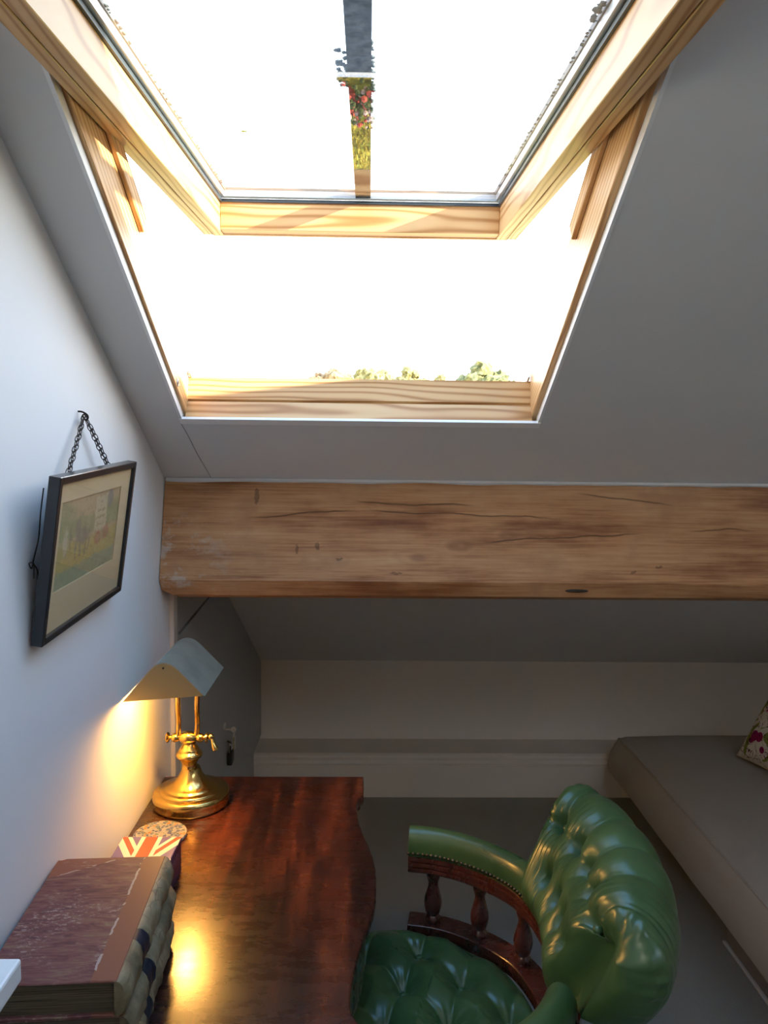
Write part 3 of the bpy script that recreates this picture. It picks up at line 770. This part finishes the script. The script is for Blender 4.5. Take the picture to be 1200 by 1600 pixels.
# chain: doubled links from the hook to behind the frame
bm=BM()
HK=Vector((.010,1.367,1.622))
def link(c,t,flip,w=.0031,h=.0055,r=.00085):
    t=t.normalized(); a=Vector((1,0,0)) if flip else Vector((1,0,0)).cross(t).normalized()
    pts=[c+t*h*math.cos(2*PI*k/10)+a*w*math.sin(2*PI*k/10)*(1.0) for k in range(11)]
    tube(bm,pts,r,5,cap=False)
for end in (Vector((.017,1.255,1.505)),Vector((.022,1.475,1.510))):
    for so in (-.0035,.0035):
        off=Vector((.001,so,so*.3)); n=13; d=(end-HK)
        for k in range(n):
            c=HK+d*((k+.5)/n)+off*(.4+min(1,k/3)); link(c,d,k%2==0,h=d.length/n*.66)
attach(obj('chain',bm,m_iron),pic)
bm=BM(); tube(bm,spline([(.027,1.152,1.505),(.022,1.152,1.47),(.016,1.156,1.43),(.011,1.153,1.405),(.009,1.150,1.392)],6),.0011,6)
tube(bm,spline([(.009,1.150,1.392),(.012,1.138,1.386),(.010,1.135,1.394),(.009,1.150,1.392),(.012,1.158,1.380),(.010,1.162,1.366)],6),.001,6)
tube(bm,spline([(.010,1.151,1.392),(.013,1.143,1.378),(.011,1.147,1.370)],6),.001,6)
attach(obj('cord',bm,m_iron),pic)
hook=empty('picture_hook',(.0,1.367,1.622),'small dark hook on the left wall carrying the picture chain','hook')
bm=BM(); tube(bm,spline([(.0,1.367,1.628),(.008,1.367,1.627),(.016,1.367,1.622),(.017,1.367,1.616),(.012,1.367,1.613)],5),.0016,8); obj('hook_body',bm,m_iron,hook)

# ------------------------------------------------------------------ keys and padlock on the cupboard door
kr=empty('key_bunch',(.02,2.70,.55),'small bunch of silver keys hanging from the grey cupboard lock','keys')
m_key=Mat('dull_silver_keys',(.6,.58,.54),.5,.3).m
bm=BM(); box(bm,(.012,2.696,.571),(.035,2.700,.577),bev=.001); lathe(bm,[(.0,-.0015),(.010,-.0015),(.010,.0015),(0,.0015)],Matrix.Translation((.043,2.698,.574))@Matrix.Rotation(PI/2,4,'X'),16); obj('key',bm,m_key,kr,smooth=40)
bm=BM(); tube(bm,[(.045+.0*k,2.698+.014*math.sin(2*PI*k/16),.560+.014*math.cos(2*PI*k/16)) for k in range(17)],.0012,6,cap=False); obj('ring',bm,m_key,kr,smooth=180)
for k,(dy,dz,tl) in enumerate(((.012,-.01,.5),(-.010,-.012,-.15),(.002,-.016,.12))):
    bm=BM(); M=Matrix.Translation((.045+.004*k-.004,2.698+dy*.6,.55))@Matrix.Rotation(tl,4,'X')
    box(bm,(-.001,-.0085,-.018),(.001,.0085,-.0),M,bev=.0008,seg=1); box(bm,(-.001,-.003,-.046),(.001,.003,-.018),M); box(bm,(-.001,.003,-.044),(.001,.006,-.036),M); obj('key',bm,m_key if k!=1 else m_cap,kr)
pl=empty('padlock',(.03,2.745,.44),'small black padlock hanging below the keys on the cupboard door','padlock')
bm=BM(); box(bm,(.012,2.725,.425),(.030,2.775,.470),bev=.004); obj('lock_body',bm,m_black,pl,smooth=40)
bm=BM(); tube(bm,spline([(.021,2.735,.468),(.021,2.735,.490),(.021,2.740,.500),(.021,2.750,.504),(.021,2.760,.500),(.021,2.765,.490),(.021,2.765,.468)],5),.0035,8); obj('shackle',bm,m_alu,pl,smooth=180)
bm=BM(); tube(bm,[(.008,2.742,.512),(.021,2.742,.506),(.024,2.745,.500)],.003,8); obj('staple',bm,m_iron,pl)
bm=BM(); box(bm,(.022,2.722,.432),(.027,2.728,.50),bev=.002); obj('tab',bm,m_black,pl)

kr.location.y-=.05; pl.location.y-=.04
# ------------------------------------------------------------------ chair
CC=Vector((.61,1.335,0)); PH=rad(8)
BK=Vector((math.cos(PH),-math.sin(PH),0)); LT=Vector((math.sin(PH),math.cos(PH),0))
def cp(b,l,z): return CC+BK*b+LT*l+Vector((0,0,z))
chair=empty('captains_chair',CC,'green buttoned leather captains chair with turned mahogany spindles at the desk','chair')
rail_h=[(-.045,.334),(.007,.331),(.06,.317),(.114,.291),(.163,.257),(.204,.2155),(.236,.155),(.256,.0895),(.262,.045),(.264,0)]
rail_ctrl=rail_h+[(b,-l) for b,l in rail_h[-2::-1]]
rail=[p for p in spline([(b,l,0) for b,l in rail_ctrl],6) if not (p.y<0 and p.x<-.012)]
def railpath(pts): return [tuple(cp(p.x,p.y,0))[:2] for p in pts]
RP=railpath(rail)
def rho(th):
    best=None
    for p in rail:
        a=math.atan2(p.y,p.x)
        if best is None or abs(a-th)<best[0]: best=(abs(a-th),math.hypot(p.x,p.y))
    return best[1]
# seat
ctrl=[(-.152,0),(-.152,.14),(-.150,.235),(-.142,.300),(-.110,.330),(-.045,.322),(.01,.310),(.105,.270),(.185,.198),(.225,.10),(.236,0)]
ctrl=ctrl+[(b,-l) for b,l in ctrl[-2:0:-1]]
bd=spline([(b,l,0) for b,l in ctrl],10,closed=True); NB=len(bd); sc_=Vector((.045,0,0))
v1=Vector((.080,-.100)); v2=Vector((-.040,-.114)); b0=Vector((.710,1.470))
det=v1.x*v2.y-v1.y*v2.x
def tuft(w):
    d=Vector((w.x,w.y))-b0
    i=(d.x*v2.y-d.y*v2.x)/det; j=(v1.x*d.y-v1.y*d.x)/det
    fi=i-round(i); fj=j-round(j)
    di=(abs(fi)*.11,abs(fj)*.11)
    dist=(v1*fi+v2*fj).length
    h=-.022*math.exp(-(dist/.022)**2)-.010*math.exp(-(dist/.05)**2)
    ci=math.exp(-(di[0]/.0055)**2); cj=math.exp(-(di[1]/.0055)**2)
    h-=.0055*max(ci,cj)*(.35+.65*math.exp(-(dist/.05)**2))
    ang=math.atan2((v1*fi+v2*fj).y,(v1*fi+v2*fj).x)
    h+=.0016*math.sin(ang*11+i*2)*math.exp(-((dist-.024)/.014)**2)
    h+=.008*abs(math.sin(PI*i))*abs(math.sin(PI*j))
    return h
bm=BM(); NR=70
def seatf(i,j):
    t=(i/(NR-1)); p=sc_+(bd[j]-sc_)*t
    w=cp(p.x,p.y,0)
    edge=math.sqrt(max(0,1-max(0,(t-.80)/.20)**2.2)) if t>.80 else 1
    h=.452+.046*edge+(.012*(1-t*t))+tuft(w)*sm(1.0,.86,t)
    return Vector((w.x,w.y,h))
G=[[bm.verts.new(seatf(i,j)) for j in range(NB)] for i in range(1,NR)]
c0=bm.verts.new(seatf(0,0))
for a,b in zip(G,G[1:]):
    for j in range(NB): bm.faces.new((a[j],a[(j+1)%NB],b[(j+1)%NB],b[j]))
for j in range(NB): bm.faces.new((c0,G[0][(j+1)%NB],G[0][j]))
low=[bm.verts.new(Vector((v.co.x,v.co.y,.405))) for v in G[-1]]
for j in range(NB): bm.faces.new((G[-1][j],G[-1][(j+1)%NB],low[(j+1)%NB],low[j]))
bm.faces.new(low[::-1])
seat=obj('seat',bm,m_leather,chair,smooth=180)
for i in range(-4,5):
    for j in range(-4,5):
        w=b0+v1*i+v2*j; rel=Vector((w.x,w.y,0))-CC; b=rel.dot(BK); l=rel.dot(LT)
        if (b-.045)**2/.165**2+(l/.27)**2<1:
            bm=BM(); sphere(bm,(w.x,w.y,.452+.046+.012*.7-.031),.008,12,8,(1,1,.5)); obj('button',bm,m_leather,seat,smooth=180)
bm=BM(); hsweep(bm,RP,[(-.012,.30),(.012,.30),(.014,.476),(-.012,.476)]) 
bmesh.ops.delete(bm,geom=bm.verts[:],context='VERTS')
prism(bm,[tuple(sc_.xy+(p-sc_).xy*.97) for p in bd[::4]],lambda p:cp(p[0],p[1],.355),lambda p:cp(p[0],p[1],.405)); obj('seat_frame',bm,m_mahog_chair,chair,smooth=30)
# lower curved rail
def mould(w,z0,z1,steps):
    return [(-w,z0),(w,z0)]+[(w-(.0 if k%2==0 else .0022),z0+(z1-z0)*(k+.5)/steps) for k in range(steps)]+[(w,z1),(-w,z1)]+[(-w+(.0 if k%2==0 else .0022),z1-(z1-z0)*(k+.5)/steps) for k in range(steps)]
bm=BM(); hsweep(bm,RP,[(-.024,.470),(-.022,.479),(-.026,.4815),(-.026,.4985),(-.0245,.5),(.0245,.5),(.026,.4985),(.026,.4815),(.022,.479),(.024,.470)]); obj('lower_rail',bm,m_mahog_chair,chair,smooth=25)
bm=BM(); hsweep(bm,RP,[(-.023,.622),(-.0265,.626),(-.0265,.633),(-.0235,.6345),(-.0235,.6365),(-.0275,.638),(-.0275,.6465),(-.025,.648),(-.025,.650),(-.029,.652),(-.029,.660),(.029,.660),(.029,.652),(.025,.650),(.025,.648),(.0275,.6465),(.0275,.638),(.0235,.6365),(.0235,.6345),(.0265,.633),(.0265,.626),(.023,.622)]); obj('upper_rail',bm,m_mahog_chair,chair,smooth=25)
# turned spindles
sprof=[(0,0),(.0155,0),(.0175,.005),(.0175,.011),(.014,.0155),(.0125,.018),(.0165,.024),(.0195,.036),(.0205,.046),(.019,.058),(.0145,.074),(.0115,.086),(.0112,.094),(.0135,.101),(.0155,.108),(.0155,.113),(.0125,.117),(.0125,.1225),(0,.1225)]
def along(s):
    k=s*(len(rail)-1); i=int(k); return rail[min(i,len(rail)-1)]
feet=[(.010,.3305),(.115,.290),(.205,.2145),(.264,0)]
for s in (1,-1):
    for b,l in feet[:4 if s>0 else 3]:
        bm=BM(); lathe(bm,sprof,Matrix.Translation(cp(b,l*s,.500)),24); obj('spindle',bm,m_mahog_chair,chair,smooth=60)
# arm pads
for s in (1,-1):
    pts=[p for p in rail if p.y*s>.14]
    if s<0: pts=pts[::-1]
    pts=railpath(pts)
    prof=[(-.026,.6605)]+[(-.0275*math.cos(PI*k/12),.672+.047*math.sin(PI*k/12)**.85) for k in range(13)]+[(.026,.6605)]
    bm=BM(); hsweep(bm,pts,prof)
    # round the front end over
    c=Vector((pts[0][0],pts[0][1],0))
    obj('arm_pad',bm,m_leather,chair,smooth=60)
    for sd in (-1,1):
     bm=BM(); last=None
     P=[Vector((p[0],p[1],0)) for p in pts]
     fine=spline(P,8)
     for i,p in enumerate(fine):
        if last is None or (p-last).length>=.0105:
            last=p; t=(fine[min(i+1,len(fine)-1)]-fine[max(i-1,0)]).normalized(); q=Vector((t.y,-t.x,0))
            n_=p+q*sd*.0285+Vector((0,0,.669)); sphere(bm,n_,.0038,8,6)
     tag(obj('nail_trim',bm,m_nail,chair,smooth=180),'row of small antique brass nail heads')
# buttoned back
TH=rad(42)
cx=[(-.022,.662),(-.036,.672),(-.043,.70),(-.030,.74),(-.004,.785),(.022,.825),(.050,.858),(.090,.878),(.130,.872),(.160,.846),(.172,.812),(.168,.775),(.154,.740),(.132,.705),(.098,.676),(.055,.663),(.022,.661)]
CS=spline([(a,b,0) for a,b in cx],9)
slen=[0]
for a,b in zip(CS,CS[1:]): slen.append(slen[-1]+(b-a).length)
NS=len(CS); NT=200
def arc_at(zv):   # arc length on the inner face at height zv
    for k in range(NS):
        if CS[k].y>=zv: return slen[k]
    return slen[-1]
s1,s2=arc_at(.832),arc_at(.752)
stop=s1; dS=(s1-s2)
cols1=[-27,-13,1,16,32]; cols2=[-20,-6,8.5,24]
btn=[]
for c in cols1: btn.append((rad(c),s1))
for c in cols2: btn.append((rad(c),s2))
def seg(px,py,ax,ay,bx,by_):
    dx,dy=bx-ax,by_-ay; t=max(0,min(1,((px-ax)*dx+(py-ay)*dy)/(dx*dx+dy*dy))); return math.hypot(px-ax-dx*t,py-ay-dy*t),t
R0=.285
segs=[]
for (ta,sa) in btn:
    for (tb,sb) in btn:
        if sb>sa and abs(abs(ta-tb)-rad(8))<.02 and abs(sb-sa)<dS*1.3: segs.append((ta*R0,sa,tb*R0,sb))
pleats=[(rad(c)*R0,s2,rad(c)*R0,.01) for c in cols2]+[(rad(c)*R0,s1,rad(c*1.12)*R0,s1+.235) for c in cols1]
pleats+=[(rad(32)*R0,s1,rad(42)*R0,s1-.02),(-rad(27)*R0,s1,-rad(36)*R0,s1-.02)]
def backdisp(th,s):
    x=th*R0; h=0
    for tb,sb in btn:
        d=math.hypot(x-tb*R0,s-sb)
        if d<.12: h-=.020*math.exp(-(d/.013)**2)+.016*math.exp(-(d/.030)**2)
    cr=0
    for a in segs:
        d,t=seg(x,s,*a)
        f_=abs(2*t-1)**1.5; cr=max(cr,(.15+.85*f_)*(math.exp(-(d/.0035)**2)*.003+.004*math.exp(-(d/.014)**2))) if d<.05 else cr
    for a in pleats:
        d,t=seg(x,s,*a)
        if d<.06: cr=max(cr,(1-t**1.5)*(math.exp(-(d/.0030)**2)*.0045+.0045*math.exp(-(d/.014)**2)))
    # gentle crown between the pleats along the roll
    if s>s1: 
        dg=math.degrees(th); q=.5
        for c0,c1 in zip([-42]+cols1,cols1+[46]):
            if c0<=dg<c1: q=(dg-c0)/(c1-c0)
        h+=.009*max(0,math.sin(PI*q))**.8*sm(s1+.24,s1+.05,s)
    elif s>.03: h+=.004*sm(.03,.06,s)
    return h-cr
corec=Vector((.062,.80,0))
bm=BM()
def backf(i,j):
    uu=-1+2*i/(NT-1); wq=max(0,min(1,(CS[j].x+.05)/.22)); nr=-rad(26+11*wq); th=nr+(rad(42)-nr)*(uu+1)/2
    au=abs(uu); e=1.0
    if au>.80: e=math.sqrt(max(0,1-((au-.80)/.20)**2.4))
    p=CS[j]; s=slen[j]
    a=CS[min(j+1,NS-1)]-CS[max(j-1,0)]; nrm=Vector((-a.y,a.x,0)).normalized()   # outward
    d=backdisp(th,s)
    # gathered leather where the roll is drawn in at both ends
    ga=math.atan2(p.y-.80,p.x-.09)
    if au>.80 and p.y>.74:
        d+=.0032*math.sin(ga*15+2*math.sin(ga*5))*sm(.84,.96,au)
    q=p+nrm*d
    cz=min(max(q.y,.69),.815); core=Vector((.03+.06*sm(.69,.80,cz),cz,0))
    q=core+(q-core)*(.10+.90*e) if au>.80 else q
    r=rho(th)+q.x
    return cp(r*math.cos(th),r*math.sin(th),q.y)
G=grid(bm,NT,NS,backf)
for j in range(NT-1): bm.faces.new((G[j][0],G[j][-1],G[j+1][-1],G[j+1][0]))
bm.faces.new(G[0]); bm.faces.new(G[-1][::-1])
back=obj('backrest',bm,m_leather,chair,smooth=180)
for tb,sb in btn:
    k=min(range(NS),key=lambda q:abs(slen[q]-sb)); p=CS[k]; a=CS[k+1]-CS[k-1]; nrm=Vector((-a.y,a.x,0)).normalized(); q=p-nrm*.031
    r=rho(tb)+q.x
    bm=BM(); sphere(bm,cp(r*math.cos(tb),r*math.sin(tb),q.y),.0085,12,8); obj('button',bm,m_leather,back,smooth=180)
# swivel base
bm=BM(); lathe(bm,[(0,.355),(.05,.355),(.05,.33),(.028,.32),(.028,.16),(.05,.15),(.055,.11),(.04,.09),(0,.09)],Matrix.Translation(cp(.05,0,0)),28); obj('column',bm,m_mahog_chair,chair,smooth=40)
for k in range(5):
    a=2*PI*k/5+.3; d=BK*math.cos(a)+LT*math.sin(a); c=cp(.05,0,0)
    bm=BM(); tube(bm,spline([c+d*.03+Vector((0,0,.13)),c+d*.13+Vector((0,0,.135)),c+d*.22+Vector((0,0,.09)),c+d*.27+Vector((0,0,.066))],6),[.024]*6+[.021]*6+[.018]*7,12); lg=obj('leg',bm,m_mahog_chair,chair,smooth=60)
    w=c+d*.265
    bm=BM(); lathe(bm,[(0,-.011),(.023,-.011),(.025,-.006),(.025,.006),(.023,.011),(0,.011)],Matrix.Translation((w.x,w.y,.025))@Matrix.Rotation(a+.7,4,'Z')@Matrix.Rotation(PI/2,4,'X'),20); tube(bm,[(w.x,w.y,.03),(w.x,w.y,.075)],.006,8); obj('castor',bm,m_brass,lg,smooth=40)

# ------------------------------------------------------------------ day bed and cushion
bed=empty('day_bed',(2.3,2.1,0),'low oatmeal upholstered day bed along the right side of the room','bed')
bm=BM()
def bedsec():
    return [(1.60,.145),(1.596,.16),(1.606,.22),(1.628,.285),(1.640,.298),(1.66,.304),(1.9,.308),(2.4,.310),(XR-.03,.308),(XR-.02,.145)]
pr=bedsec(); ny=60
def bf(i,j):
    y=.75+(3.335-.75)*i/(ny-1); x,z=pr[j]
    w=.006*noise.noise((x*2.5,y*2.5,4))+.004*noise.noise((x*7,y*6,1))
    e=sm(0,.06,3.335-y)*1.0
    if j<=5: x+=w*.8+(1-e)*.02*(1 if j>2 else .3)
    if j>3: z+=w*.8-(1-e)*.012
    return (x,y,z)
G=grid(bm,ny,len(pr),bf,closev=True); bm.faces.new(G[0]); bm.faces.new(G[-1][::-1])
obj('mattress',bm,m_bed,bed,smooth=50)
bm=BM(); tube(bm,[Vector(bf(i,4))+Vector((-.001,0,.001)) for i in range(ny-1)],.0035,8); obj('piping',bm,m_bed,bed,smooth=180)
bm=BM(); box(bm,(1.672,.8,0),(XR-.03,2.315,.145)); obj('bed_base',bm,Mat('grey_plinth_paint',(.20,.185,.18),.6).m,bed)
bm=BM(); box(bm,(1.660,.8,0),(1.672,2.32,.009),bev=.003); obj('plinth_strip',bm,Mat('grey_white_strip',(.5,.5,.49),.6).m,bed)
for y in (2.6,3.2):
    bm=BM(); box(bm,(2.0,y-.03,0),(2.06,y+.03,.145)); obj('leg',bm,m_dark,bed)
# flat seat pad lying along the wall side
pad=empty('seat_pad',(2.5,2.4,.31),'thin oatmeal seat pad lying on the day bed under the cushion','pad')
bm=BM(); box(bm,(1.985,1.0,.3135),(XR-.04,2.585,.338),bev=.011,seg=3); obj('pad_body',bm,m_bed,pad,smooth=60)
e1=Vector((.24,-.97,0)).normalized(); e3=Vector((.53,.12,.84)); e3=(e3-e1*e3.dot(e1)).normalized(); e2=e3.cross(e1).normalized()
cs=.43; corner=Vector((2.045,3.05,.322))
cu=frame_m(corner+e1*cs/2+e3*cs/2,e1,e2,e3)
cush=empty('cushion',mtx=cu,label='square floral cushion in cream, green and plum on the day bed',cat='cushion')
bm=BM(); nc=33
for sd in (1,-1):
    def cf(i,j):
        u=-1+2*i/(nc-1); v=-1+2*j/(nc-1)
        k=(max(0,1-abs(u)**2.4)*max(0,1-abs(v)**2.4))**.5
        pu=u*(1-.05*(1-v*v)); pv=v*(1-.05*(1-u*u))
        return (pu*cs/2,sd*.075*k,pv*cs/2)
    grid(bm,nc,nc,cf)
bmesh.ops.remove_doubles(bm,verts=bm.verts[:],dist=.0005)
local(obj('cushion_cover',bm,m_floral,smooth=180),cush)
bm=BM(); ed=[]
for k in range(4):
    for t in range(16):
        v=-1+2*t/16; u,w=[(v,-1),(1,v),(-v,1),(-1,-v)][k]
        ed.append(Vector((u*(1-.05*(1-w*w))*cs/2,0,w*(1-.05*(1-u*u))*cs/2)))
tube(bm,ed+[ed[0]],.003,6); local(obj('piping',bm,Mat('cream_piping',(.68,.62,.52),.9).m,smooth=180),cush)

# ------------------------------------------------------------------ outside
GZ=-4.0
def ground(name,y0,y1,m,z=GZ,x0=-45,x1=60):
    bm=BM(); face(bm,[(x0,y0,z),(x1,y0,z),(x1,y1,z),(x0,y1,z)]); return struct(name,bm,m)
def gm(name,a,b,sc):
    M=Mat(name,rough=.95,spec=.05); n=M.noise(sc,detail=6,rough=.75); M.color(M.mix(n.ss(.35,.65),a,b)); return M.m
ground('trim_5',6,18.9,gm('slate_terrace',(.06,.07,.08),(.13,.145,.16),3))
bm=BM(); box(bm,(-30,18.9,GZ),(40,19.06,GZ+.05)); struct('trim_6',bm,m_white)
ground('trim_7',19.06,75,gm('dry_meadow_grass',(.20,.14,.02),(.75,.62,.08),1.6),GZ-.02)
# flower border
bm=BM(); rf=random.Random(11)
m_fl=[leafy('border_leaves',(.045,.055,.02),(.12,.13,.04),9),Mat('border_blooms',(.5,.08,.04),.8).m,Mat('pale_blooms',(.6,.4,.3),.8).m]
for i in range(1100):
    x=rf.uniform(-2.2,3.2); y=rf.uniform(19.12,21.45); r=rf.uniform(.03,.095)
    before=len(bm.faces); s=bmesh.ops.create_icosphere(bm,subdivisions=1,radius=r,matrix=Matrix.Translation((x,y,GZ+rf.uniform(.05,.5))))
    bm.faces.ensure_lookup_table(); k=0 if rf.random()<.52 else (1 if rf.random()<.7 else 2)
    for f in bm.faces[before:]: f.material_index=k
o=obj('flower_border',bm,mats=m_fl); tag(o,'garden border of red and pink flowers mirrored in the glazing bar','flowers',kind='stuff')
bm=BM(); rg=random.Random(12)
for i in range(4200):
    x=rg.uniform(-2.4,3.4); y=rg.uniform(21.75,31); h=rg.uniform(.08,.26); a=rg.uniform(0,PI); w=rg.uniform(.02,.05)
    dx,dy=math.cos(a)*w,math.sin(a)*w; lx,ly=rg.gauss(0,.08),rg.gauss(0,.08)
    face(bm,[(x-dx,y-dy,GZ-.02),(x+dx,y+dy,GZ-.02),(x+lx,y+ly,GZ+h)])
o=obj('tall_grass',bm,leafy('straw_blades',(.16,.11,.02),(.7,.55,.09),2)); tag(o,'yellow grass of the sunlit lawn mirrored in the glazing bar','grass',kind='stuff')
# trees on the hillside, tops just above the sill
def tree(x,y,ztop,rx,seed,label,leaf):
    root=empty('hillside_tree',(x,y,GZ),label,'tree',group='trees on the skyline beyond the sill')
    r=random.Random(seed); bm=BM()
    for k in range(26):
        a=r.uniform(0,2*PI); q=r.random()**.5; hz=r.random()
        rr_=rx*r.uniform(.22,.36)
        c=Vector((x+math.cos(a)*q*rx*.8,y+math.sin(a)*q*rx*.8,ztop-rr_*.9-(1-math.sqrt(max(0,1-q*q*.9)))*rx*1.1-hz*rx*.9*(q<.85)))
        s=bmesh.ops.create_icosphere(bm,subdivisions=3,radius=rr_,matrix=Matrix.Translation(c))
        for v in s['verts']:
            d=(v.co-c); v.co=c+d*(1+.35*noise.noise(v.co*3.5/max(rx*.4,.4))+.25*noise.noise(v.co*9))
    obj('crown',bm,leaf,root)
    bm=BM(); tube(bm,[(x,y,GZ-.1),(x,y,ztop-rx*.8)],[.28,.14],10); obj('trunk',bm,Mat('bark',(.1,.075,.05),.9).m,root)
l1=leafy('autumn_gold_leaves',(.14,.12,.04),(.34,.29,.13),2.5); l2=leafy('olive_leaves',(.08,.085,.03),(.22,.21,.10),2.5); l3=leafy('russet_leaves',(.15,.09,.045),(.32,.23,.13),2.5)
tree(-1.75,46,6.62,1.35,1,'russet tree leftmost of the crowns above the window sill',l3)
tree(.6,52,7.36,1.8,2,'golden bushy tree above the middle of the window sill',l1)
tree(2.9,45,6.25,1.15,3,'low golden tree top right of the middle of the sill',l1)
tree(5.2,53,6.72,1.1,4,'faint small tree top between golden and olive crowns',l1)
tree(7.5,46,6.78,1.9,5,'largest olive green tree top near the right end of the sill',l2)

# ------------------------------------------------------------------ light
w=bpy.data.worlds.new('overcast_sky'); scene.world=w; w.use_nodes=True; nt=w.node_tree
bg=nt.nodes['Background']; tc=nt.nodes.new('ShaderNodeTexCoord'); sx=nt.nodes.new('ShaderNodeSeparateXYZ'); rp=nt.nodes.new('ShaderNodeValToRGB')
nt.links.new(tc.outputs['Generated'],sx.inputs[0]); nt.links.new(sx.outputs[2],rp.inputs[0]); nt.links.new(rp.outputs[0],bg.inputs[0])
mp=nt.nodes.new('ShaderNodeMapRange'); nt.links.new(sx.outputs[2],mp.inputs[0]); mp.inputs[1].default_value=-1; nt.links.new(mp.outputs[0],rp.inputs[0])
e=rp.color_ramp.elements; e[0].position=.49; e[0].color=(.16,.17,.14,1); e[1].position=.93; e[1].color=(.17,.39,.74,1)
x_=e.new(.51); x_.color=(1,.985,.95,1); x2=e.new(.67); x2.color=(.93,.96,1,1)
bg.inputs[1].default_value=6.0
sun=bpy.data.lights.new('low_sun','SUN'); sun.energy=24; sun.angle=rad(1); sun.color=(1,.9,.72)
so=bpy.data.objects.new('low_sun',sun); COL.objects.link(so); so.rotation_euler=Vector((-1,.35,-.35)).to_track_quat('-Z','Y').to_euler(); so.location=(20,-14,8)

# ------------------------------------------------------------------ camera
p,y,r=rad(4.76),rad(1.2),rad(.65)
fwd=Vector((math.sin(y)*math.cos(p),math.cos(y)*math.cos(p),-math.sin(p))); rt=Vector((math.cos(y),-math.sin(y),0)); up=rt.cross(fwd)
r2=math.cos(r)*rt+math.sin(r)*up; u2=-math.sin(r)*rt+math.cos(r)*up
cam=bpy.data.cameras.new('camera'); co=bpy.data.objects.new('camera',cam); COL.objects.link(co)
co.matrix_world=frame_m(CAM,r2,u2,-fwd)
cam.sensor_fit='VERTICAL'; cam.sensor_height=24; cam.lens=18; cam.clip_start=.02; cam.clip_end=500
scene.camera=co
vs=scene.view_settings; vs.view_transform='Standard'; vs.look='None'; vs.gamma=1; vs.use_curve_mapping=False; vs.exposure=.15
